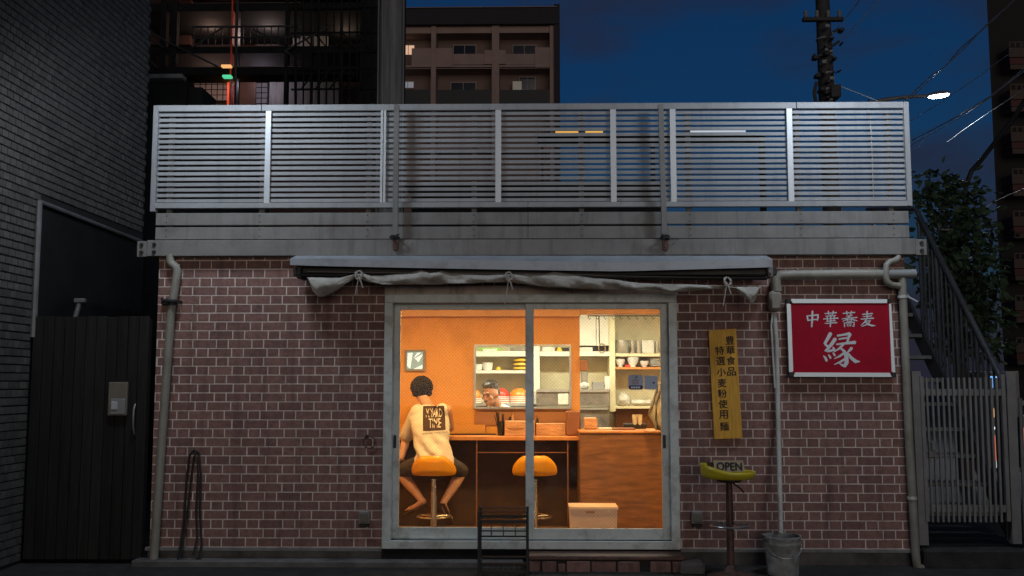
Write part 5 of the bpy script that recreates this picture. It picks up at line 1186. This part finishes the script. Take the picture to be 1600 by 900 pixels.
# the lit street lamp behind the shop
LY = 13.0
sl_ = thing('street_lamp', 'lit street lamp with a cool white head behind the right end of the fence', 'street lamp', (W(1352, 0, LY).x, LY, 0))
def lamp_head(par, c, ang, L=.62, mat='e_street'):
    rot = Matrix.Rotation(ang, 4, 'Y'); c = Vector(c)
    f = MB(); f.ball((0, 0, .02), L/2, .12, .07, 3)
    for v in f.b.verts: v.co.z = max(v.co.z, 0); v.co = c+rot @ v.co
    f.build('head', 'gatem', par, True)
    f = MB(); f.ball((0, 0, -.004), L/2*.86, .10, .055, 3)
    for v in f.b.verts: v.co.z = min(v.co.z, -.003); v.co = c+rot @ v.co
    f.build('lens', mat, par, True)
hx = W(1466.5, 149, LY); lamp_head(sl_, hx, R(-8), .54)
MB().tube([(W(1352, 0, LY).x, LY, -.02), (W(1352, 0, LY).x, LY, W(0, 166, LY).z), at(1358, 161, LY), at(1380, 156, LY), at(1410, 152, LY), at(1452, 149.5, LY)], [.085, .07, .05, .045, .04, .035], 10).build('arm', 'gatem', sl_, True)
l = bpy.data.lights.new('lamp_light', 'SPOT'); l.energy = 1400; l.spot_size = R(178); l.spot_blend = .6; l.color = (.85, .92, 1); l.shadow_soft_size = .15
lo = bpy.data.objects.new('lamp_light', l); COL.objects.link(lo); lo.parent = sl_; lo.location = hx-Vector(sl_.location)+Vector((0, 0, -.09))

# two street lamps on the near side of the street, above the picture
def near_lamp(lx, ly, lz, base, label, energy, aim, col=(.72, .85, 1)):
    o = thing('street_lamp', label, 'street lamp', base)
    lamp_head(o, (lx, ly, lz), 0, .5)
    bxx = base[0]; MB().tube([(bxx, ly, base[2]), (bxx, ly, lz-.1), (bxx+(lx-bxx)*.15, ly, lz+.03), (lx, ly, lz+.06)], .05, 10).build('arm', 'gatem', o, True)
    l = bpy.data.lights.new('lamp_light', 'SPOT'); l.energy = energy; l.spot_size = R(168); l.spot_blend = .5; l.color = col; l.shadow_soft_size = .30
    lo = bpy.data.objects.new('lamp_light', l); COL.objects.link(lo); lo.parent = o; lo.location = Vector((lx, ly, lz-.08))-Vector(base)
    lo.rotation_euler = (Vector(aim)-Vector((lx, ly, lz))).to_track_quat('-Z', 'Y').to_euler()
near_lamp(-2.7, -1.35, 4.6, (-4.28, -1.35, 4.1), 'street lamp on a wall bracket above the left of the lane', 125, (-2.3, 0, 3.0))
near_lamp(2.9, -1.35, 4.6, (5.3, -1.35, -.02), 'street lamp on its own pole above the right of the lane', 130, (2.6, 0, 3.0))

# wires
wires = [([(1410, 160), (1455, 118), (1475, 106), (1500, 76), (1540, 42), (1600, -14)], 12, 6, .014), ([(1413, 163), (1457, 121), (1478, 102), (1504, 78), (1544, 36), (1604, -16)], 12.2, 6, .012),
 ([(1316, 62), (1345, 32), (1380, -4)], 8, 7, .008), ([(1308, 44), (1330, 18), (1350, -8)], 8, 7, .007), ([(1318, 32), (1334, 12), (1345, -4)], 8, 7, .007),
 ([(1420, 222), (1460, 201), (1500, 180), (1545, 152), (1610, 104)], 12, 6, .016), ([(1420, 229), (1465, 204), (1510, 178), (1550, 150), (1610, 98)], 12, 6, .010),
 ([(1418, 192), (1470, 160), (1520, 126), (1560, 96), (1610, 62)], 12, 6, .009), ([(1480, 222), (1530, 186), (1570, 160), (1610, 132)], 12, 6, .007), ([(1425, 240), (1442, 222), (1446, 212)], 12, 11, .006), ([(1300, 130), (1335, 143), (1372, 158)], 8, 12.5, .010), ([(1508, 344), (1560, 312), (1610, 290)], 9, 7, .007)]
wl = ['upper twisted cable rising steeply past the street lamp', 'second strand of the twisted cable past the street lamp', 'thin wire from the utility pole, rightmost of three', 'thin wire from the utility pole, middle of three', 'thin wire from the utility pole, nearest the pole', 'thick bright cable crossing below the street lamp', 'thinner cable wound beside the thick one below the lamp', 'single wire passing just right of the lamp head', 'faint lowest wire crossing towards the dark tower', 'short wire dropping beside the fence corner', 'stay wire sagging from the pole to the lamp arm', 'faint wire from the looped cable to the tower']
for (pts, y0, y1, r), lab in zip(wires, wl):
    n = len(pts)-1; P3 = [W(x, y, y0+(y1-y0)*i/n) for i, (x, y) in enumerate(pts)]
    tag(MB().tube(P3, r*.8, 5).build('overhead_wire', 'wire'), lab, 'wire', 'wires crossing the sky')
lc = thing('looped_cable', 'thick black cable curving down past the tree with a round clamp', 'cable', at(1507, 350, 9))
MB().tube([at(1606, 150, 8), at(1580, 190, 8.3), at(1555, 222, 8.6), at(1535, 248, 8.8), at(1518, 267, 9), at(1509, 290, 9), at(1507, 320, 9), at(1511, 350, 9), at(1510, 378, 9)], .042, 10).build('sleeve', 'rubber', lc, True)
c = W(1507, 287, 8.9); MB().lathe([(.018, -.03), (.06, -.03), (.06, .03), (.018, .03), (.018, -.03)], c, 16, 'y').build('clamp', 'rubber', lc, True); MB().lathe([(.012, -.05), (.032, -.05), (.032, -.035), (.012, -.035)], c, 14, 'y').build('bolt_ring', 'beam', lc, True)
for k, (pts) in enumerate(([(1446, 352), (1462, 358), (1484, 359)], [(1464, 378), (1480, 384), (1500, 381)])): MB().tube([at(x, y, 6.4) for x, y in pts], .012, 6).build('loose_end', 'wire', lc, True)

# dark tower at the right edge
tw_ = thing('tower_block', 'tall dark apartment tower with beige balconies at the right edge', 'building', (W(1700, 0, 55).x, 55, 0))
ty = 55.0
p0 = W(1556, 300, ty).x; MB().hexa([(p0, ty, -.02), (p0+26, ty, -.02), (p0+26, ty, 62), (p0, ty, 62), (p0+10, ty+18, -.02), (p0+36, ty+18, -.02), (p0+36, ty+18, 62), (p0+10, ty+18, 62)]).build('wall', 'tower', tw_)
for k in range(8):
    yb = 62+66*k; a = 1577+k*1.6
    b0 = px_box('balcony', 'balc', tw_, a, yb+12, a+70, yb+27, ty-1.3, ty-.02, 0)
    px_box('band', 'balcred', b0, a+1, yb+28, a+70, yb+38, ty-1.25, ty-.02, 0); px_box('lip', 'balc', b0, a+2, yb+38.5, a+70, yb+46, ty-1.3, ty-.02, 0)
    f = MB(); p, q = W(a, yb+12, ty-1.2), W(a+70, yb+3, ty-1.2); f.box(p.x, q.x, ty-1.25, ty-1.2, q.z-.08, q.z)
    for j in range(9): x = p.x+(q.x-p.x)*j/8; f.box(x-.05, x+.05, ty-1.25, ty-1.2, p.z, q.z-.08)
    f.build('railing', 'balc', b0)

# tree
tree = thing('tree', 'broad-leaved tree rising behind the outside stair on the right', 'tree', (W(1478, 0, 6.5).x, 6.5, 0))
tb_ = Vector((W(1478, 0, 6.5).x, 6.5, -.02)); rt_ = random.Random(11)
f = MB(); top_ = W(1478, 380, 6.5); f.tube([tb_, tb_+(top_-tb_)*.5+Vector((.06, 0, 0)), top_], [.11, .08, .045], 10)
tips = [(1465, 285), (1482, 300), (1500, 300), (1450, 300), (1515, 325), (1530, 350), (1545, 400), (1552, 450), (1550, 500), (1545, 540), (1455, 340), (1490, 340), (1520, 400), (1500, 430), (1470, 400), (1450, 430), (1520, 470), (1490, 500), (1530, 520), (1505, 545), (1475, 460), (1535, 430), (1515, 360), (1470, 320)]
clus = []
for a, b_ in tips:
    q = W(a, b_, 6.5+rt_.uniform(-.7, .6)); s0 = tb_+(top_-tb_)*rt_.uniform(.45, .98); m_ = (s0+q)/2+Vector((rt_.uniform(-.1, .1), 0, rt_.uniform(-.15, .05)))
    f.tube([s0, m_, q], [.032, .018, .007], 6); clus += [(q, .30), (m_, .26)]
f.build('trunk', 'bark', tree, True)
def leaf(b, c, d, L, w, roll):
    d = d.normalized(); u = d.orthogonal().normalized(); u = Matrix.Rotation(roll, 3, d) @ u; n = d.cross(u)
    pts = [c, c+d*L*.35+u*w, c+d*L*.75+u*w*.7-n*.01, c+d*L-n*.03, c+d*L*.75-u*w*.7-n*.01, c+d*L*.35-u*w]; mid = [c+d*L*.35-n*.015, c+d*L*.75-n*.025]
    v = [b.verts.new(p) for p in pts]; m0, m1 = [b.verts.new(p) for p in mid]
    for q in ((v[0], v[1], m0), (v[1], v[2], m1, m0), (v[2], v[3], m1), (v[3], v[4], m1), (v[4], v[5], m0, m1), (v[5], v[0], m0)): b.faces.new(q)
f = MB(); single = 0
for (c, sp) in clus:
    for k in range(58):
        p = c+Vector((rt_.gauss(0, sp*.5), rt_.gauss(0, sp*.5), rt_.gauss(0, sp*.42))); d = (p-c)*.7+Vector((rt_.uniform(-.2, .2), rt_.uniform(-.3, .1), rt_.uniform(-.25, .05)))
        if d.length < .01: d = Vector((0, 0, -1))
        L = rt_.uniform(.09, .16)
        if k < 6 and single < 270 and p.y < 6.8:
            g = MB(); leaf(g.b, p, d, L*1.1, L*.30, rt_.uniform(0, 6)); g.build('leaf', 'leaf', tree, recalc=False); single += 1
        else: leaf(f.b, p, d, L, L*.30, rt_.uniform(0, 6))
f.build('crown', 'leaf', tree, recalc=False)['kind'] = 'stuff'

# outside stair
es = thing('outside_stair', 'dark steel stair with a barred handrail rising along the right side of the shop', 'stair', (3.6, 1, 0))
sx0, sx1 = XR+.06, 4.02
y_lo, z_lo, y_hi, z_hi = -.02, W(1548, 592, .08).z-.95, 2.35, 2.68
z_lo = .55
nst = 11
for k in range(nst):
    t = k/(nst-1); y = .15+(y_hi-.15)*t; z = .42+(z_hi-.42)*t
    st_ = bx('tread', 'stairm', es, sx0, sx1-.04, y-.02, y+.22, z-.035, z, .006); bx('nosing', 'gatem', st_, sx0, sx1-.04, y-.028, y-.021, z-.03, z+.004)
for x in (sx1-.035, sx0-.03): MB().hexa([(x, .05, .20), (x+.03, .05, .20), (x+.03, .05, .48), (x, .05, .48), (x, 2.5, 2.55), (x+.03, 2.5, 2.55), (x+.03, 2.5, 2.83), (x, 2.5, 2.83)]).build('stringer', 'stairm', es)
ra, rb = W(1549, 592, .05), W(1436, 332, 1.72); hxr = 4.0
A_, B_ = Vector((hxr, .05, ra.z)), Vector((hxr, 1.75, 3.30)); C_ = Vector((hxr, 3.2, 3.55))
MB().tube([A_, B_, C_], .026, 8).build('handrail', 'stairm', es, True)
for k in range(17):
    t = (k+.3)/17; p = A_+(B_-A_)*t; zb_ = .48+(p.y-.05)/2.45*2.35; MB().tube([(hxr, p.y, zb_), (hxr, p.y, p.z)], .011 if k % 4 else .02, 6).build('baluster', 'stairm', es, True)
MB().tube([at(1413, 452, .05), at(1420, 464, -.02), at(1434, 472, -.06)], .008, 6).build('loose_cable', 'wire', es, True)

# gate on the right
gt_ = thing('picket_gate', 'grey metal picket gate closing the stair on the right of the shop', 'gate', at(1500, 850, 0))
gy = -.02
def lean_bar(name, mat, x0, y0, x1, y1, w, d=.03, y=gy):
    p, q = W(x0, y0, y), W(x1, y1, y); h = w/2
    return MB().hexa([(q.x-h, y, q.z), (q.x+h, y, q.z), (p.x+h, y, p.z), (p.x-h, y, p.z), (q.x-h, y+d, q.z), (q.x+h, y+d, q.z), (p.x+h, y+d, p.z), (p.x-h, y+d, p.z)]).build(name, mat, gt_)
lean_bar('gate_post', 'gatem', 1431.5, 580, 1444.5, 852, .075, .08); lean_bar('gate_post', 'gatem', 1440, 588, 1450, 815, .03, .04, gy-.01)
lean_bar('gate_post', 'gatem', 1579.5, 580, 1590, 850, .075, .08); lean_bar('gate_post', 'gatem', 1567, 585, 1577, 815, .032, .04)
for k in range(14): lean_bar('picket', 'gatem', 1447.5+k*8.45, 590, 1458+k*8.3, 816, .017, .018, gy-.012)
for ya_, yb_ in ((608, 618.5), (789, 800.5)):
    sft = (ya_-590)/226*10; p, q = W(1443+sft, yb_, gy+.008), W(1566+sft, ya_, gy+.008); bx('rail', 'gatem', gt_, p.x, q.x, gy+.008, gy+.03, p.z, q.z, .003)
p = W(1457, 700, gy-.03); f = MB(); f.box(p.x-.03, p.x+.025, gy-.03, gy-.013, p.z-.08, p.z+.06, .005); f.box(p.x-.012, p.x+.012, gy-.06, gy-.031, p.z-.02, p.z+.06, .004); f.build('latch', 'gatem', gt_)
g2 = thing('side_fence', 'dark picket fence continuing past the gate at the right edge', 'fence', at(1600, 850, 0))
for a in (1594, 1606, 1618, 1630): p, q = W(a, 622, 0), W(a+9, 852, 0); MB().tube([p, q], .016, 6).build('picket', 'gatem', g2)
p = W(1590, 622, 0); bx('rail', 'gatem', g2, p.x+.02, p.x+1.2, -.01, .02, p.z-.06, p.z-.02)
struct(bx('threshold', 'darkconc', None, XR+.04, 5.6, -.10, 3.0, -.019, W(0, 853, -.05).z, .02))
ve = thing('vending_machine', 'lit vending machine glimpsed between the gate bars far behind', 'vending machine', at(1562, 800, 10))
vy = 10.0; px_box('cabinet', 'gatem', ve, 1544, 580, 1592, 800, vy, vy+.7, .01)
px_box('top_light', 'e_blue', ve, 1549, 588, 1557, 606, vy-.02, vy-.001, 0); px_box('top_light', 'e_white', ve, 1558, 589, 1563, 606, vy-.02, vy-.001, 0); px_box('top_light', 'e_blue', ve, 1563.3, 588, 1567, 606, vy-.02, vy-.001, 0)
for a, b_, c, d, mt in ((1551, 638, 1558, 652, 'e_warm'), (1553, 667, 1557, 671, 'e_white'), (1553, 680, 1558, 720, 'e_red'), (1558.3, 680, 1563, 740, 'e_white'), (1560, 745, 1566, 785, 'e_white')): px_box('display', mt, ve, a, b_, c, d, vy-.02, vy-.001, 0)
v2 = thing('vending_machine', 'second vending machine with a red panel at the right edge', 'vending machine', at(1606, 800, 10)); px_box('cabinet', 'gatem', v2, 1594, 650, 1650, 800, vy, vy+.7, .01); px_box('display', 'e_red', v2, 1597, 668, 1612, 700, vy-.02, vy-.001, 0); px_box('display', 'e_white', v2, 1598, 702, 1612, 760, vy-.02, vy-.001, 0)

# low house and lit canopy glimpsed through the slats
hy = 20.0
lh = thing('low_house', 'dark low house behind the shop, glimpsed between the fence slats', 'house', at(900, 400, hy))
px_box('wall', 'dark', lh, 640, 292, 1036, 640, hy+.2, hy+6, 0); px_box('roof', 'dark', lh, 632, 282, 1044, 292, hy, hy+6.2, .02)
cn = thing('lit_canopy', 'thin canopy edge with an orange and a white lamp strip behind the fence', 'canopy', at(1000, 400, hy+7))
px_box('slab', 'dark', cn, 840, 206.5, 1200, 210, hy+7, hy+9, .01)
for x in (846, 1020, 1192): px_box('post', 'dark', cn, x, 210.2, x+3, 420, hy+7.1, hy+7.3, 0)
px_box('lamp_strip', 'e_orstrip', cn, 868, 201, 905, 206.3, hy+6.95, hy+7.1, 0); px_box('lamp_strip', 'e_orstrip', cn, 915, 201, 942, 206.3, hy+6.95, hy+7.1, 0); px_box('lamp_strip', 'e_whstrip', cn, 1074, 201, 1165, 206.3, hy+6.95, hy+7.1, 0)
